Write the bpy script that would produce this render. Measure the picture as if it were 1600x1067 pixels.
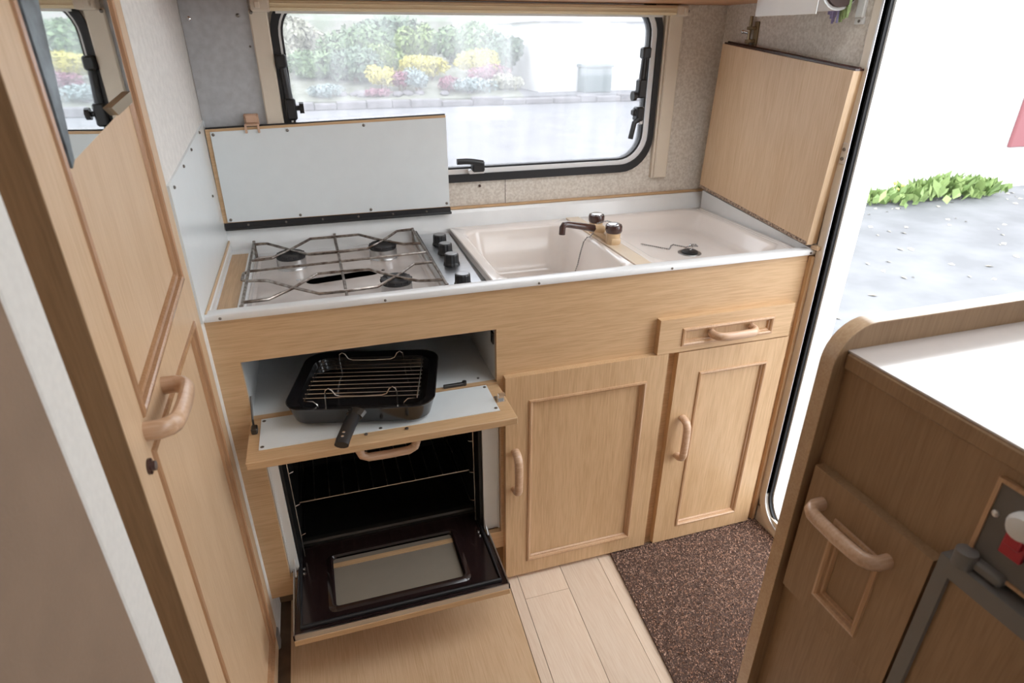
import bpy, bmesh, math, random
from mathutils import Vector, Matrix
random.seed(7)
for o in list(bpy.data.objects): bpy.data.objects.remove(o)
SC = bpy.context.scene
COL = SC.collection

# ------------------------------------------------------------------ camera, sky, lights, exposure
cam_d = bpy.data.cameras.new('camera'); cam = bpy.data.objects.new('camera', cam_d); COL.objects.link(cam)
cam.location = (0.2321, -1.1743, 1.3076); cam.rotation_euler = (1.0965, 0.0, -0.3012)
cam_d.sensor_width = 36; cam_d.lens = 21.727; cam_d.shift_x = 0.00217; cam_d.shift_y = 0.0134
cam_d.clip_start = 0.02; cam_d.clip_end = 300
cam_d.dof.use_dof = True; cam_d.dof.focus_distance = 1.5; cam_d.dof.aperture_fstop = 6.3
SC.camera = cam
w = bpy.data.worlds.new('sky'); SC.world = w; w.use_nodes = True
bg = w.node_tree.nodes['Background']; bg.inputs['Color'].default_value = (0.93, 0.965, 1.0, 1); bg.inputs['Strength'].default_value = 3.3
SC.view_settings.view_transform = 'Standard'; SC.view_settings.look = 'None'
SC.view_settings.exposure = 0.68; SC.view_settings.gamma = 1; SC.view_settings.use_curve_mapping = False

# ------------------------------------------------------------------ materials
MATS = {}
def mat(name, col, rough=0.5, metal=0.0, coat=0.0, spec=0.5, var=0.0, scale=30.0, bump=0.0, stretch=(1, 1, 1), col2=None, bscale=None):
    m = bpy.data.materials.new(name); m.use_nodes = True; nt = m.node_tree; p = nt.nodes['Principled BSDF']
    p.inputs['Base Color'].default_value = (*col, 1); p.inputs['Roughness'].default_value = rough
    p.inputs['Metallic'].default_value = metal; p.inputs['Coat Weight'].default_value = coat
    p.inputs['Coat Roughness'].default_value = 0.08; p.inputs['Specular IOR Level'].default_value = spec
    tc = nt.nodes.new('ShaderNodeTexCoord'); mp = nt.nodes.new('ShaderNodeMapping'); mp.inputs['Scale'].default_value = stretch
    nt.links.new(tc.outputs['Object'], mp.inputs['Vector'])
    n = nt.nodes.new('ShaderNodeTexNoise'); n.inputs['Scale'].default_value = scale; n.inputs['Detail'].default_value = 4
    nt.links.new(mp.outputs['Vector'], n.inputs['Vector'])
    r = nt.nodes.new('ShaderNodeValToRGB'); r.color_ramp.elements[0].position = 0.35; r.color_ramp.elements[1].position = 0.65
    c2 = col2 if col2 else tuple(max(0, c * (1 - var)) for c in col)
    r.color_ramp.elements[0].color = (*c2, 1); r.color_ramp.elements[1].color = (*col, 1)
    nt.links.new(n.outputs['Fac'], r.inputs['Fac']); nt.links.new(r.outputs['Color'], p.inputs['Base Color'])
    if bump:
        b = nt.nodes.new('ShaderNodeBump'); b.inputs['Strength'].default_value = bump; b.inputs['Distance'].default_value = 0.002
        n2 = n
        if bscale:
            n2 = nt.nodes.new('ShaderNodeTexNoise'); n2.inputs['Scale'].default_value = bscale; n2.inputs['Detail'].default_value = 3
            nt.links.new(tc.outputs['Object'], n2.inputs['Vector'])
        nt.links.new(n2.outputs['Fac'], b.inputs['Height']); nt.links.new(b.outputs['Normal'], p.inputs['Normal'])
    MATS[name] = m
    return m
def wood(name, light, dark, axis, rough=0.42, coat=0.12, fine=130.0, rnd=False):
    """straight-grained oak: long streaks along one axis plus fine pores"""
    m = bpy.data.materials.new(name); m.use_nodes = True; nt = m.node_tree; p = nt.nodes['Principled BSDF']
    p.inputs['Roughness'].default_value = rough; p.inputs['Coat Weight'].default_value = coat; p.inputs['Coat Roughness'].default_value = 0.25
    tc = nt.nodes.new('ShaderNodeTexCoord')
    def layer(along, across, detail, dist):
        mp = nt.nodes.new('ShaderNodeMapping')
        sc = [across] * 3; sc['xyz'.index(axis)] = along
        mp.inputs['Scale'].default_value = sc; nt.links.new(tc.outputs['Object'], mp.inputs['Vector'])
        n = nt.nodes.new('ShaderNodeTexNoise'); n.inputs['Scale'].default_value = 1.0; n.inputs['Detail'].default_value = detail
        n.inputs['Distortion'].default_value = dist
        nt.links.new(mp.outputs['Vector'], n.inputs['Vector']); return n
    a = layer(2.0, 24.0, 3, 0.8); b = layer(16.0, fine * 2.6, 3, 0.3)
    mx = nt.nodes.new('ShaderNodeMix'); mx.data_type = 'FLOAT'; mx.inputs[0].default_value = 0.66
    nt.links.new(a.outputs['Fac'], mx.inputs[2]); nt.links.new(b.outputs['Fac'], mx.inputs[3])
    r = nt.nodes.new('ShaderNodeValToRGB'); r.color_ramp.elements[0].position = 0.36; r.color_ramp.elements[1].position = 0.60
    r.color_ramp.elements[0].color = (*dark, 1); r.color_ramp.elements[1].color = (*light, 1)
    nt.links.new(mx.outputs[0], r.inputs['Fac'])
    out = r.outputs['Color']
    if rnd:
        oi = nt.nodes.new('ShaderNodeObjectInfo'); hs = nt.nodes.new('ShaderNodeHueSaturation')
        mr = nt.nodes.new('ShaderNodeMapRange'); mr.inputs[3].default_value = 0.86; mr.inputs[4].default_value = 1.1
        nt.links.new(oi.outputs['Random'], mr.inputs[0]); nt.links.new(mr.outputs[0], hs.inputs['Value'])
        nt.links.new(out, hs.inputs['Color']); out = hs.outputs['Color']
    nt.links.new(out, p.inputs['Base Color'])
    bp = nt.nodes.new('ShaderNodeBump'); bp.inputs['Strength'].default_value = 0.12; bp.inputs['Distance'].default_value = 0.001
    nt.links.new(b.outputs['Fac'], bp.inputs['Height']); nt.links.new(bp.outputs['Normal'], p.inputs['Normal'])
    MATS[name] = m
OL, OD = (0.64, 0.425, 0.24), (0.53, 0.335, 0.175)
wood('oak_x', OL, OD, 'x'); wood('oak_y', OL, OD, 'y'); wood('oak_z', OL, OD, 'z')
wood('oak_pale_z', (0.66, 0.47, 0.30), (0.57, 0.38, 0.22), 'z')
wood('band_wood', (0.60, 0.42, 0.26), (0.52, 0.34, 0.20), 'x', rough=0.25, coat=0.7)
wood('oak_pale_y', (0.66, 0.47, 0.30), (0.57, 0.38, 0.22), 'y')
wood('moulding_wood', (0.57, 0.36, 0.205), (0.48, 0.28, 0.15), 'z', rough=0.3, coat=0.4)
wood('moulding_red', (0.46, 0.26, 0.14), (0.36, 0.19, 0.095), 'z', rough=0.25, coat=0.6)
wood('handle_wood', (0.66, 0.45, 0.31), (0.54, 0.33, 0.20), 'x', rough=0.3, coat=0.4, fine=90)
wood('floor_wood', (0.78, 0.64, 0.51), (0.70, 0.54, 0.41), 'y', rough=0.35, coat=0.2, rnd=True)
wood('unit_oak_shaded', (0.37, 0.235, 0.13), (0.30, 0.18, 0.095), 'z');  # same oak with the side unit's shade put into the colour
wood('shaded_edge_oak', (0.26, 0.16, 0.085), (0.20, 0.12, 0.06), 'z')  # oak darkened in colour for shade on the wardrobe door edge
wood('locker_wood', (0.55, 0.28, 0.13), (0.45, 0.21, 0.09), 'x')
mat('floor_dark', (0.16, 0.10, 0.06), 0.6, var=0.3)
mat('plinth_dark', (0.20, 0.12, 0.06), 0.6, var=0.3)
mat('wallpaper', (0.78, 0.725, 0.65), 0.75, col2=(0.62, 0.555, 0.48), scale=150, bump=0.5, bscale=240)
mat('wallpaper_light', (0.78, 0.755, 0.715), 0.7, var=0.1, scale=60, bump=0.6, bscale=200)
mat('ceiling_white', (0.75, 0.73, 0.69), 0.7, var=0.06)
mat('grey_sheet', (0.55, 0.565, 0.59), 0.4, metal=0.3, var=0.14, scale=60)
mat('white_laminate', (0.77, 0.81, 0.82), 0.28, coat=0.2, var=0.02)
mat('white_enamel', (0.80, 0.82, 0.82), 0.25, coat=0.3, var=0.02)
mat('worktop_white', (0.85, 0.86, 0.86), 0.28, coat=0.3, var=0.03)
mat('sink_cream', (0.86, 0.79, 0.735), 0.2, coat=0.5, var=0.03, scale=6)
mat('strip_cream', (0.80, 0.66, 0.50), 0.3, coat=0.3, var=0.05)
mat('hob_enamel', (0.70, 0.64, 0.60), 0.18, coat=0.5, col2=(0.58, 0.51, 0.47), scale=9)
mat('steel_panel', (0.62, 0.63, 0.65), 0.3, metal=1.0, var=0.1, scale=20, stretch=(1, 6, 1))
mat('chain_metal', (0.36, 0.35, 0.34), 0.35, metal=0.8)
mat('chrome', (0.75, 0.75, 0.76), 0.15, metal=1.0)
mat('aluminium', (0.80, 0.80, 0.81), 0.4, metal=0.7)
mat('wire_steel', (0.42, 0.38, 0.34), 0.3, metal=1.0, col2=(0.16, 0.12, 0.10), scale=60)
mat('wire_chrome', (0.62, 0.58, 0.54), 0.22, metal=1.0)
mat('burner_ring', (0.60, 0.60, 0.60), 0.32, metal=0.95, var=0.15, scale=40)
mat('burner_black', (0.035, 0.033, 0.035), 0.55, var=0.4, scale=80, bump=0.4)
mat('black_plastic', (0.018, 0.018, 0.02), 0.35)
mat('rubber', (0.012, 0.012, 0.014), 0.5)
mat('black_enamel', (0.012, 0.011, 0.012), 0.16, coat=0.3)
mat('oven_dark', (0.006, 0.006, 0.006), 0.5)
mat('oven_brown', (0.022, 0.012, 0.012), 0.14, coat=0.4, var=0.3, scale=200)
mat('shade_black', (0.02, 0.018, 0.017), 0.9, var=0.3)  # near-black colour that deepens the shade inside the grill compartment
mat('dark_metal', (0.08, 0.075, 0.07), 0.4, metal=0.8)
mat('screw_metal', (0.22, 0.20, 0.18), 0.35, metal=1.0)
mat('brass_old', (0.32, 0.25, 0.16), 0.35, metal=1.0)
mat('cream_plastic', (0.76, 0.67, 0.55), 0.4, var=0.03)
mat('blind_cream', (0.84, 0.70, 0.46), 0.4, var=0.04)
mat('peach_plastic', (0.62, 0.40, 0.28), 0.4)
mat('brown_plastic', (0.055, 0.022, 0.018), 0.2, coat=0.4)
mat('beige_plastic', (0.62, 0.43, 0.25), 0.35)
mat('chipboard', (0.50, 0.38, 0.28), 0.8, col2=(0.10, 0.05, 0.035), scale=190, bump=0.6)
mat('white_plastic', (0.78, 0.78, 0.76), 0.4)
mat('channel_white', (0.88, 0.88, 0.88), 0.3, var=0.02)
mat('grey_plastic', (0.20, 0.19, 0.18), 0.45, var=0.05)
mat('cap_grey', (0.36, 0.36, 0.37), 0.3, metal=0.5)
mat('grey_panel', (0.15, 0.14, 0.13), 0.4, var=0.08)
mat('red_plastic', (0.45, 0.02, 0.04), 0.35)
mat('partition_brown', (0.25, 0.17, 0.115), 0.9, var=0.12, scale=9, bump=0.4, bscale=300)
mat('trim_white', (0.74, 0.72, 0.68), 0.5, var=0.06, scale=120)
mat('top_laminate', (0.60, 0.55, 0.52), 0.2, coat=0.6, spec=0.6, var=0.04)
mat('paper_white', (0.82, 0.82, 0.81), 0.8, var=0.02)
mat('core_dark', (0.06, 0.035, 0.03), 0.8)
mat('cloth_purple', (0.38, 0.34, 0.58), 0.9, var=0.25, scale=200)
mat('cloth_green', (0.38, 0.50, 0.22), 0.9, var=0.3, scale=200)
mat('asphalt', (0.19, 0.194, 0.205), 0.7, col2=(0.14, 0.143, 0.152), scale=2.2)
mat('render_white', (0.86, 0.86, 0.86), 0.9, var=0.02, scale=3)
mat('roof_grey', (0.62, 0.62, 0.63), 0.8, var=0.1)
mat('stone_pale', (0.24, 0.23, 0.24), 0.9, var=0.35, scale=5)
mat('soil', (0.26, 0.27, 0.22), 0.95, col2=(0.15, 0.16, 0.12), scale=3)
mat('bank', (0.26, 0.24, 0.22), 0.95, col2=(0.14, 0.19, 0.12), scale=0.9)
mat('bin_grey', (0.13, 0.17, 0.17), 0.6, var=0.1)
mat('red_paint', (0.26, 0.09, 0.10), 0.6)
def leafmat(name, a, b):
    m = bpy.data.materials.new(name); m.use_nodes = True; nt = m.node_tree; p = nt.nodes['Principled BSDF']
    p.inputs['Roughness'].default_value = 0.6
    g = nt.nodes.new('ShaderNodeNewGeometry'); r = nt.nodes.new('ShaderNodeValToRGB')
    r.color_ramp.elements[0].color = (*a, 1); r.color_ramp.elements[1].color = (*b, 1)
    nt.links.new(g.outputs['Random Per Island'], r.inputs['Fac']); nt.links.new(r.outputs['Color'], p.inputs['Base Color'])
    MATS[name] = m
leafmat('leaf_green', (0.08, 0.15, 0.07), (0.24, 0.35, 0.17))
leafmat('leaf_dark', (0.075, 0.13, 0.09), (0.19, 0.27, 0.17))
leafmat('leaf_lime', (0.13, 0.21, 0.06), (0.30, 0.40, 0.15))
leafmat('flower_yellow', (0.48, 0.43, 0.08), (0.70, 0.65, 0.18))
leafmat('flower_pink', (0.22, 0.07, 0.11), (0.36, 0.17, 0.22))
leafmat('leaf_blue', (0.22, 0.29, 0.28), (0.36, 0.44, 0.43))
leafmat('leaf_pale', (0.30, 0.31, 0.23), (0.50, 0.50, 0.40))
leafmat('dead_leaf', (0.45, 0.40, 0.30), (0.75, 0.70, 0.60))
leafmat('mat_fibre', (0.03, 0.014, 0.012), (0.70, 0.44, 0.32))
mat('mat_base', (0.10, 0.055, 0.04), 0.95, var=0.4, scale=200)
# hazy old acrylic for the caravan window
def pane_mat():
    m = bpy.data.materials.new('acrylic'); m.use_nodes = True; nt = m.node_tree
    for n in list(nt.nodes): nt.nodes.remove(n)
    out = nt.nodes.new('ShaderNodeOutputMaterial'); tr = nt.nodes.new('ShaderNodeBsdfTransparent'); tl = nt.nodes.new('ShaderNodeBsdfTranslucent')
    tl.inputs['Color'].default_value = (0.95, 0.95, 0.97, 1); tr.inputs['Color'].default_value = (0.80, 0.80, 0.815, 1); gl = nt.nodes.new('ShaderNodeBsdfGlossy'); gl.inputs['Roughness'].default_value = 0.05
    tc = nt.nodes.new('ShaderNodeTexCoord'); mp = nt.nodes.new('ShaderNodeMapping'); mp.inputs['Scale'].default_value = (30, 30, 3)
    nz = nt.nodes.new('ShaderNodeTexNoise'); nz.inputs['Scale'].default_value = 1.0; nz.inputs['Detail'].default_value = 5
    mr = nt.nodes.new('ShaderNodeMapRange'); mr.inputs[1].default_value = 0.3; mr.inputs[2].default_value = 0.8; mr.inputs[3].default_value = 0.08; mr.inputs[4].default_value = 0.17
    nt.links.new(tc.outputs['Object'], mp.inputs['Vector']); nt.links.new(mp.outputs['Vector'], nz.inputs['Vector']); nt.links.new(nz.outputs['Fac'], mr.inputs[0])
    a = nt.nodes.new('ShaderNodeMixShader'); b = nt.nodes.new('ShaderNodeMixShader'); b.inputs[0].default_value = 0.05
    nt.links.new(mr.outputs[0], a.inputs[0]); nt.links.new(tr.outputs[0], a.inputs[1]); nt.links.new(tl.outputs[0], a.inputs[2])
    nt.links.new(a.outputs[0], b.inputs[1]); nt.links.new(gl.outputs[0], b.inputs[2]); nt.links.new(b.outputs[0], out.inputs['Surface'])
    MATS['acrylic'] = m
pane_mat()
mat('reflection_blue', (0.20, 0.25, 0.28), 0.35, col2=(0.06, 0.075, 0.09), scale=35)
mat('mirror', (0.86, 0.90, 0.90), 0.02, metal=1.0)
mat('oven_glass', (0.27, 0.235, 0.19), 0.07, coat=0.8, var=0.03)

# ------------------------------------------------------------------ mesh helpers
class B:
    """collects shapes in world coordinates into one bmesh"""
    def __init__(s): s.bm = bmesh.new()
    def box(s, x0, x1, y0, y1, z0, z1, bev=0.0, seg=1, M=None):
        bm = s.bm
        vs = [bm.verts.new(Vector((x, y, z))) for x in (x0, x1) for y in (y0, y1) for z in (z0, z1)]
        fs = [bm.faces.new([vs[i] for i in f]) for f in ((0, 1, 3, 2), (4, 6, 7, 5), (0, 4, 5, 1), (2, 3, 7, 6), (0, 2, 6, 4), (1, 5, 7, 3))]
        if bev:
            es = set(e for f in fs for e in f.edges)
            r = bmesh.ops.bevel(bm, geom=list(es), offset=bev, segments=seg, affect='EDGES', profile=0.5)
            if M:
                allv = set(v for f in r['faces'] for v in f.verts) | set(v for v in vs if v.is_valid)
                for v in allv: v.co = M @ v.co
        elif M:
            for v in vs: v.co = M @ v.co
        return s
    def tube(s, pts, r, seg=8, closed=False, flat=None, cap=True):
        """sweep a circle (or flat=(rw,rh,up)) along points"""
        bm = s.bm; P = [Vector(p) for p in pts]; n = len(P); rings = []
        up = Vector(flat[2]) if flat else None
        prev = None
        for i, p in enumerate(P):
            if closed: t = (P[(i + 1) % n] - P[i - 1])
            else: t = (P[min(i + 1, n - 1)] - P[max(i - 1, 0)])
            t.normalize()
            if up is not None: a = up - t * up.dot(t); a.normalize()
            elif prev is None:
                a = t.cross(Vector((0.3, 0.2, 1))) if abs(t.z) < 0.95 else t.cross(Vector((1, 0, 0))); a.normalize()
            else:
                a = prev - t * prev.dot(t); a.normalize()
            prev = a; b = t.cross(a)
            ra, rb = (flat[0], flat[1]) if flat else (r if not isinstance(r, (list, tuple)) else r[i],) * 2
            rings.append([bm.verts.new(p + a * ra * math.cos(2 * math.pi * k / seg) + b * rb * math.sin(2 * math.pi * k / seg)) for k in range(seg)])
        m = n if closed else n - 1
        for i in range(m):
            A, Bq = rings[i], rings[(i + 1) % n]
            for k in range(seg): bm.faces.new((A[k], A[(k + 1) % seg], Bq[(k + 1) % seg], Bq[k]))
        if cap and not closed:
            bm.faces.new(rings[0][::-1]); bm.faces.new(rings[-1])
        return s
    def cyl(s, p0, p1, r, seg=16, r1=None): return s.tube([p0, p1], [r, r if r1 is None else r1], seg)
    def lathe(s, c, prof, seg=24, axis='z', ridges=0.0):
        bm = s.bm; rings = []
        for r, h in prof:
            ring = []
            for k in range(seg):
                a = 2 * math.pi * k / seg; rr = r * (1 - ridges * (k % 2))
                u, v = rr * math.cos(a), rr * math.sin(a)
                d = {'z': (u, v, h), 'y': (u, h, v), 'x': (h, u, v)}[axis]
                ring.append(bm.verts.new(Vector(c) + Vector(d)))
            rings.append(ring)
        for A, Bq in zip(rings, rings[1:]):
            for k in range(seg): bm.faces.new((A[k], A[(k + 1) % seg], Bq[(k + 1) % seg], Bq[k]))
        bm.faces.new(rings[0][::-1]); bm.faces.new(rings[-1]); return s
    def plate(s, axis, outer, holes, a, b):
        """flat polygon with holes, extruded along axis from a to b"""
        tmp = bmesh.new(); es = []
        for loop in [outer] + list(holes):
            vs = [tmp.verts.new((p[0], p[1], 0)) for p in loop]
            es += [tmp.edges.new((vs[i], vs[(i + 1) % len(vs)])) for i in range(len(vs))]
        bmesh.ops.triangle_fill(tmp, use_beauty=True, use_dissolve=False, edges=es)
        r = bmesh.ops.extrude_face_region(tmp, geom=list(tmp.faces))
        for g in r['geom']:
            if isinstance(g, bmesh.types.BMVert): g.co.z = 1
        mp = {}
        for v in tmp.verts:
            d = a + (b - a) * v.co.z
            mp[v] = s.bm.verts.new({'x': (d, v.co.x, v.co.y), 'y': (v.co.x, d, v.co.y), 'z': (v.co.x, v.co.y, d)}[axis])
        for f in tmp.faces: s.bm.faces.new([mp[v] for v in f.verts])
        tmp.free(); return s
    def loft(s, loops, cap0=False, cap1=True):
        rings = [[s.bm.verts.new(p) for p in L] for L in loops]; n = len(rings[0])
        for A, Bq in zip(rings, rings[1:]):
            for k in range(n): s.bm.faces.new((A[k], A[(k + 1) % n], Bq[(k + 1) % n], Bq[k]))
        if cap0: s.bm.faces.new(rings[0][::-1])
        if cap1: s.bm.faces.new(rings[-1])
        return s
    def sphere(s, c, r, u=8, v=6, sc=(1, 1, 1)):
        bmesh.ops.create_uvsphere(s.bm, u_segments=u, v_segments=v, radius=r, matrix=Matrix.Translation(c) @ Matrix.Diagonal((*sc, 1))); return s
    def ico(s, c, r, sub=1):
        bmesh.ops.create_icosphere(s.bm, subdivisions=sub, radius=r, matrix=Matrix.Translation(c)); return s

def rrect(x0, x1, y0, y1, r, n=6):
    if not isinstance(r, (list, tuple)): r = (r,) * 4
    out = []
    for (cx, cy, a0, rr) in ((x1 - r[0], y1 - r[0], 0, r[0]), (x0 + r[1], y1 - r[1], 90, r[1]), (x0 + r[2], y0 + r[2], 180, r[2]), (x1 - r[3], y0 + r[3], 270, r[3])):
        if rr <= 0: out.append((cx, cy)); continue
        for k in range(n + 1):
            a = math.radians(a0 + 90 * k / n); out.append((cx + rr * math.cos(a), cy + rr * math.sin(a)))
    return out
def rect(x0, x1, y0, y1): return [(x0, y0), (x1, y0), (x1, y1), (x0, y1)]
def wloc(o):
    v = Vector()
    while o: v = v + o.location; o = o.parent
    return v
def obj(name, b, m, parent=None, smooth=False, origin=None, local=False, kind=None, label=None):
    bm = b.bm if isinstance(b, B) else b
    bmesh.ops.recalc_face_normals(bm, faces=list(bm.faces))
    if parent is not None and origin is None: off = Vector() if local else wloc(parent)
    elif origin is not None: off = Vector(origin)
    else:
        xs = [v.co for v in bm.verts]
        off = Vector(((min(v.x for v in xs) + max(v.x for v in xs)) / 2, (min(v.y for v in xs) + max(v.y for v in xs)) / 2, min(v.z for v in xs)))
    for v in bm.verts: v.co -= off
    me = bpy.data.meshes.new(name); bm.to_mesh(me); bm.free()
    me.materials.append(MATS[m])
    if smooth:
        me.shade_smooth()
        try: me.set_sharp_from_angle(angle=math.radians(38))
        except Exception: pass
    o = bpy.data.objects.new(name, me); COL.objects.link(o)
    if parent is not None:
        o.parent = parent
        if origin is not None: o.location = Vector(origin) - wloc(parent)
    else: o.location = off
    if kind: o['kind'] = kind
    if label: o['label'] = label
    return o
def thing(name, label, cat, loc=(0, 0, 0), rotz=0.0, group=None):
    o = bpy.data.objects.new(name, None); COL.objects.link(o); o.location = loc; o.rotation_euler = (0, 0, rotz)
    o.empty_display_size = 0.05; o['label'] = label; o['category'] = cat
    if group: o['group'] = group
    return o
def tag(o, label, cat, group=None):
    o['label'] = label; o['category'] = cat
    if group: o['group'] = group
    return o
def struct(name, b, m, label=None, parent=None, smooth=False):
    return obj(name, b, m, parent, smooth=smooth, kind=None if parent else 'structure', label=label)
def screw(parent, p, n, r=0.0035, m='screw_metal', name='screw'):
    p = Vector(p); n = Vector(n)
    return obj(name, B().tube([p - n * 0.001, p + n * 0.001, p + n * 0.0022], [r, r, r * 0.5], 8), m, parent, smooth=True)

# ------------------------------------------------------------------ setting
WX, WY = 1.385, 0.512          # door wall and window wall
CEIL = 1.90
# floor: dark underlay plus laminate planks
fl = struct('floor', B().box(-0.7, 1.43, -3.2, 0.56, -0.03, -0.004), 'floor_dark')
def plank(x0, x1, y0, y1, rot=True, zt=0.0):
    def sk(x, y): return (x + (0.052 * y if rot else 0), y)
    g = 0.0007
    b = B().plate('z', [sk(x0 + g, y0 + g), sk(x1 - g, y0 + g), sk(x1 - g, y1 - g), sk(x0 + g, y1 - g)], [], -0.004, zt + random.uniform(-0.0006, 0.0004))
    return obj('plank', b, 'floor_wood', fl, origin=((x0 + x1) / 2, (y0 + y1) / 2, 0))
b = B().plate('z', [(0.026, -1.6), (0.5037, -1.6), (0.5915, 0.09), (0.026, 0.09)], [], -0.004, 0.0)
obj('plank', b, 'oak_pale_y', fl, origin=(0.3, -0.4, 0))
plank(0.588, 0.616, -1.6, 0.0)
plank(0.616, 0.740, -0.09, 0.0); plank(0.616, 0.740, -1.0, -0.09); plank(0.616, 0.740, -1.6, -1.0)
plank(0.740, 0.853, -0.60, 0.0); plank(0.740, 0.853, -1.6, -0.60)
plank(0.853, 0.965, -1.1, 0.0); plank(0.853, 0.965, -1.6, -1.1)
plank(0.965, 1.08, -1.6, -0.0); plank(1.08, 1.20, -0.9, 0.0); plank(1.08, 1.20, -1.6, -0.9); plank(1.20, 1.385, -1.6, 0.0)
for k in range(7): plank(0.0 + 0.2 * k, 0.2 + 0.2 * k, -3.1, -1.6, False)
# window wall
WIN = (0.183, 1.188, 0.957, 1.412)
WT = 0.035
hole = rrect(WIN[0] + 0.012, WIN[1] - 0.012, WIN[2] + 0.012, WIN[3] - 0.012, 0.085)
wb = struct('wall_back', B().plate('y', rect(-0.05, WX + WT, -0.03, CEIL + 0.02), [hole], WY, WY + WT), 'wallpaper')
obj('screw_hole_cover', B().lathe((0.668, WY, 0.943), [(0.004, -0.002), (0.0035, -0.004), (0.001, -0.0042)], 10, 'y'), 'brown_plastic', wb)
obj('wall_joint', B().box(0.742, 0.7428, WY - 0.0012, WY, 0.885, 0.957), 'core_dark', wb)
# wall beside the cooker
struct('wall_left', B().box(-0.035, 0.0, -0.03, WY, -0.03, CEIL), 'wallpaper_light')
# wall with the entrance opening
dhole = rrect(-0.62, -0.040, 0.035, 1.72, 0.085, 8)
struct('wall_right', B().plate('x', rect(-3.2, WY, -0.03, CEIL), [dhole, rect(-3.0, -1.45, 0.95, 1.75)], WX, WX + WT), 'wallpaper')  # second hole: unseen opening behind the camera, added to let in sky light
struct('wall_front', B().plate('y', rect(-0.7, WX + WT, -0.03, CEIL), [], -3.24, -3.2), 'wallpaper_light')
struct('wall_outer', B().plate('x', rect(-3.2, -1.0, -0.03, CEIL), [], -0.735, -0.70), 'wallpaper_light')
struct('ceiling', B().plate('z', rect(-0.75, WX + WT, -3.25, WY), [rect(0.78, 1.34, -0.90, -0.20)], CEIL, CEIL + 0.03), 'ceiling_white')  # hole: unseen rooflight added to brighten the room
# partition next to the camera with white edge trim
struct('wall_near', B().box(-0.30, -0.002, -1.6, -0.655, 0, CEIL), 'partition_brown')
struct('trim_2', B().box(-0.03, 0.0, -0.656, -0.597, 0, CEIL, 0.003), 'trim_white')
# brown bead along the back of the worktop
struct('trim_1', B().box(0.0, WX, WY - 0.012, WY, 0.884, 0.891, 0.002), 'oak_x')
# door frame
df = struct('door_1', B().plate('x', rrect(-0.645, -0.010, 0.010, 1.745, 0.105, 8), [rrect(-0.62, -0.036, 0.036, 1.72, 0.085, 8)], WX - 0.012, WX + 0.004), 'cream_plastic', smooth=True)
obj('seal', B().plate('x', rrect(-0.622, -0.036, 0.036, 1.72, 0.085, 8), [rrect(-0.617, -0.042, 0.042, 1.715, 0.08, 8)], WX - 0.003, WX + 0.006), 'rubber', df)
obj('inner_trim', B().plate('x', rrect(-0.627, -0.031, 0.031, 1.727, 0.09, 8), [rrect(-0.622, -0.036, 0.036, 1.722, 0.085, 8)], WX - 0.0135, WX), 'aluminium', df)
obj('outer_frame', B().plate('x', rrect(-0.660, -0.010, 0.010, 1.76, 0.11, 8), [rrect(-0.612, -0.047, 0.047, 1.71, 0.075, 8)], WX + 0.006, WX + WT + 0.03), 'white_plastic', df)
kp = B().box(WX - 0.014, WX - 0.010, -0.033, -0.016, 1.055, 1.10, 0.001)
kp = obj('hinge_plate', kp, 'aluminium', df)
for z in (1.066, 1.086): screw(df, (WX - 0.015, -0.024, z), (-1, 0, 0), 0.004)
struct('baseboard_right', B().box(WX - 0.008, WX, -0.62, -0.012, 0.0, 0.055), 'cream_plastic')
# ground outside
struct('ground', B().box(-40, 60, -30, 60, -0.5, -0.4), 'asphalt')

# ------------------------------------------------------------------ window with its stays and catches
x0, x1, z0, z1 = WIN
wn = struct('window_1', B().plate('y', rrect(x0, x1, z0, z1, 0.095, 8), [rrect(x0 + 0.016, x1 - 0.015, z0 + 0.021, z1 - 0.018, 0.082, 8)], WY - 0.010, WY + 0.002), 'rubber', smooth=True)
obj('aluminium_channel', B().plate('y', rrect(x0 + 0.015, x1 - 0.014, z0 + 0.020, z1 - 0.017, 0.083, 8), [rrect(x0 + 0.021, x1 - 0.029, z0 + 0.033, z1 - 0.026, 0.072, 8)], WY - 0.004, WY + 0.012), 'channel_white', wn)
obj('inner_seal', B().plate('y', rrect(x0 + 0.020, x1 - 0.028, z0 + 0.032, z1 - 0.025, 0.073, 8), [rrect(x0 + 0.026, x1 - 0.035, z0 + 0.038, z1 - 0.03, 0.068, 8)], WY + 0.002, WY + 0.025), 'rubber', wn)
obj('pane', B().plate('y', rrect(x0 + 0.022, x1 - 0.031, z0 + 0.034, z1 - 0.026, 0.07, 8), [], WY + 0.014, WY + 0.018), 'acrylic', wn)
yk = WY - 0.012
def stay(name, top, bot, knob, kx):
    b = B(); b.box(top[0] - 0.012, top[0] + 0.012, yk - 0.014, yk + 0.012, top[1] - 0.015, top[1] + 0.014, 0.004)
    b.tube([(top[0], yk, top[1]), (bot[0], yk, bot[1])], [0.008, 0.0105], 10)
    b.box(bot[0] - 0.012, bot[0] + 0.012, yk - 0.013, yk + 0.012, bot[1] - 0.014, bot[1] + 0.035, 0.004)
    s = obj(name, b, 'black_plastic', wn, smooth=True)
    obj('knob', B().cyl((knob[0] - kx * 0.018, yk - 0.004, knob[1]), (knob[0], yk - 0.004, knob[1]), 0.006).cyl((knob[0], yk - 0.004, knob[1]), (knob[0] + kx * 0.010, yk - 0.004, knob[1]), 0.013, 10), 'black_plastic', s)
    return s
stay('stay_arm', (0.197, 1.26), (0.203, 1.145), (0.222, 1.158), 1)
stay('stay_arm', (1.138, 1.272), (1.134, 1.172), (1.117, 1.164), -1)
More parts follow.
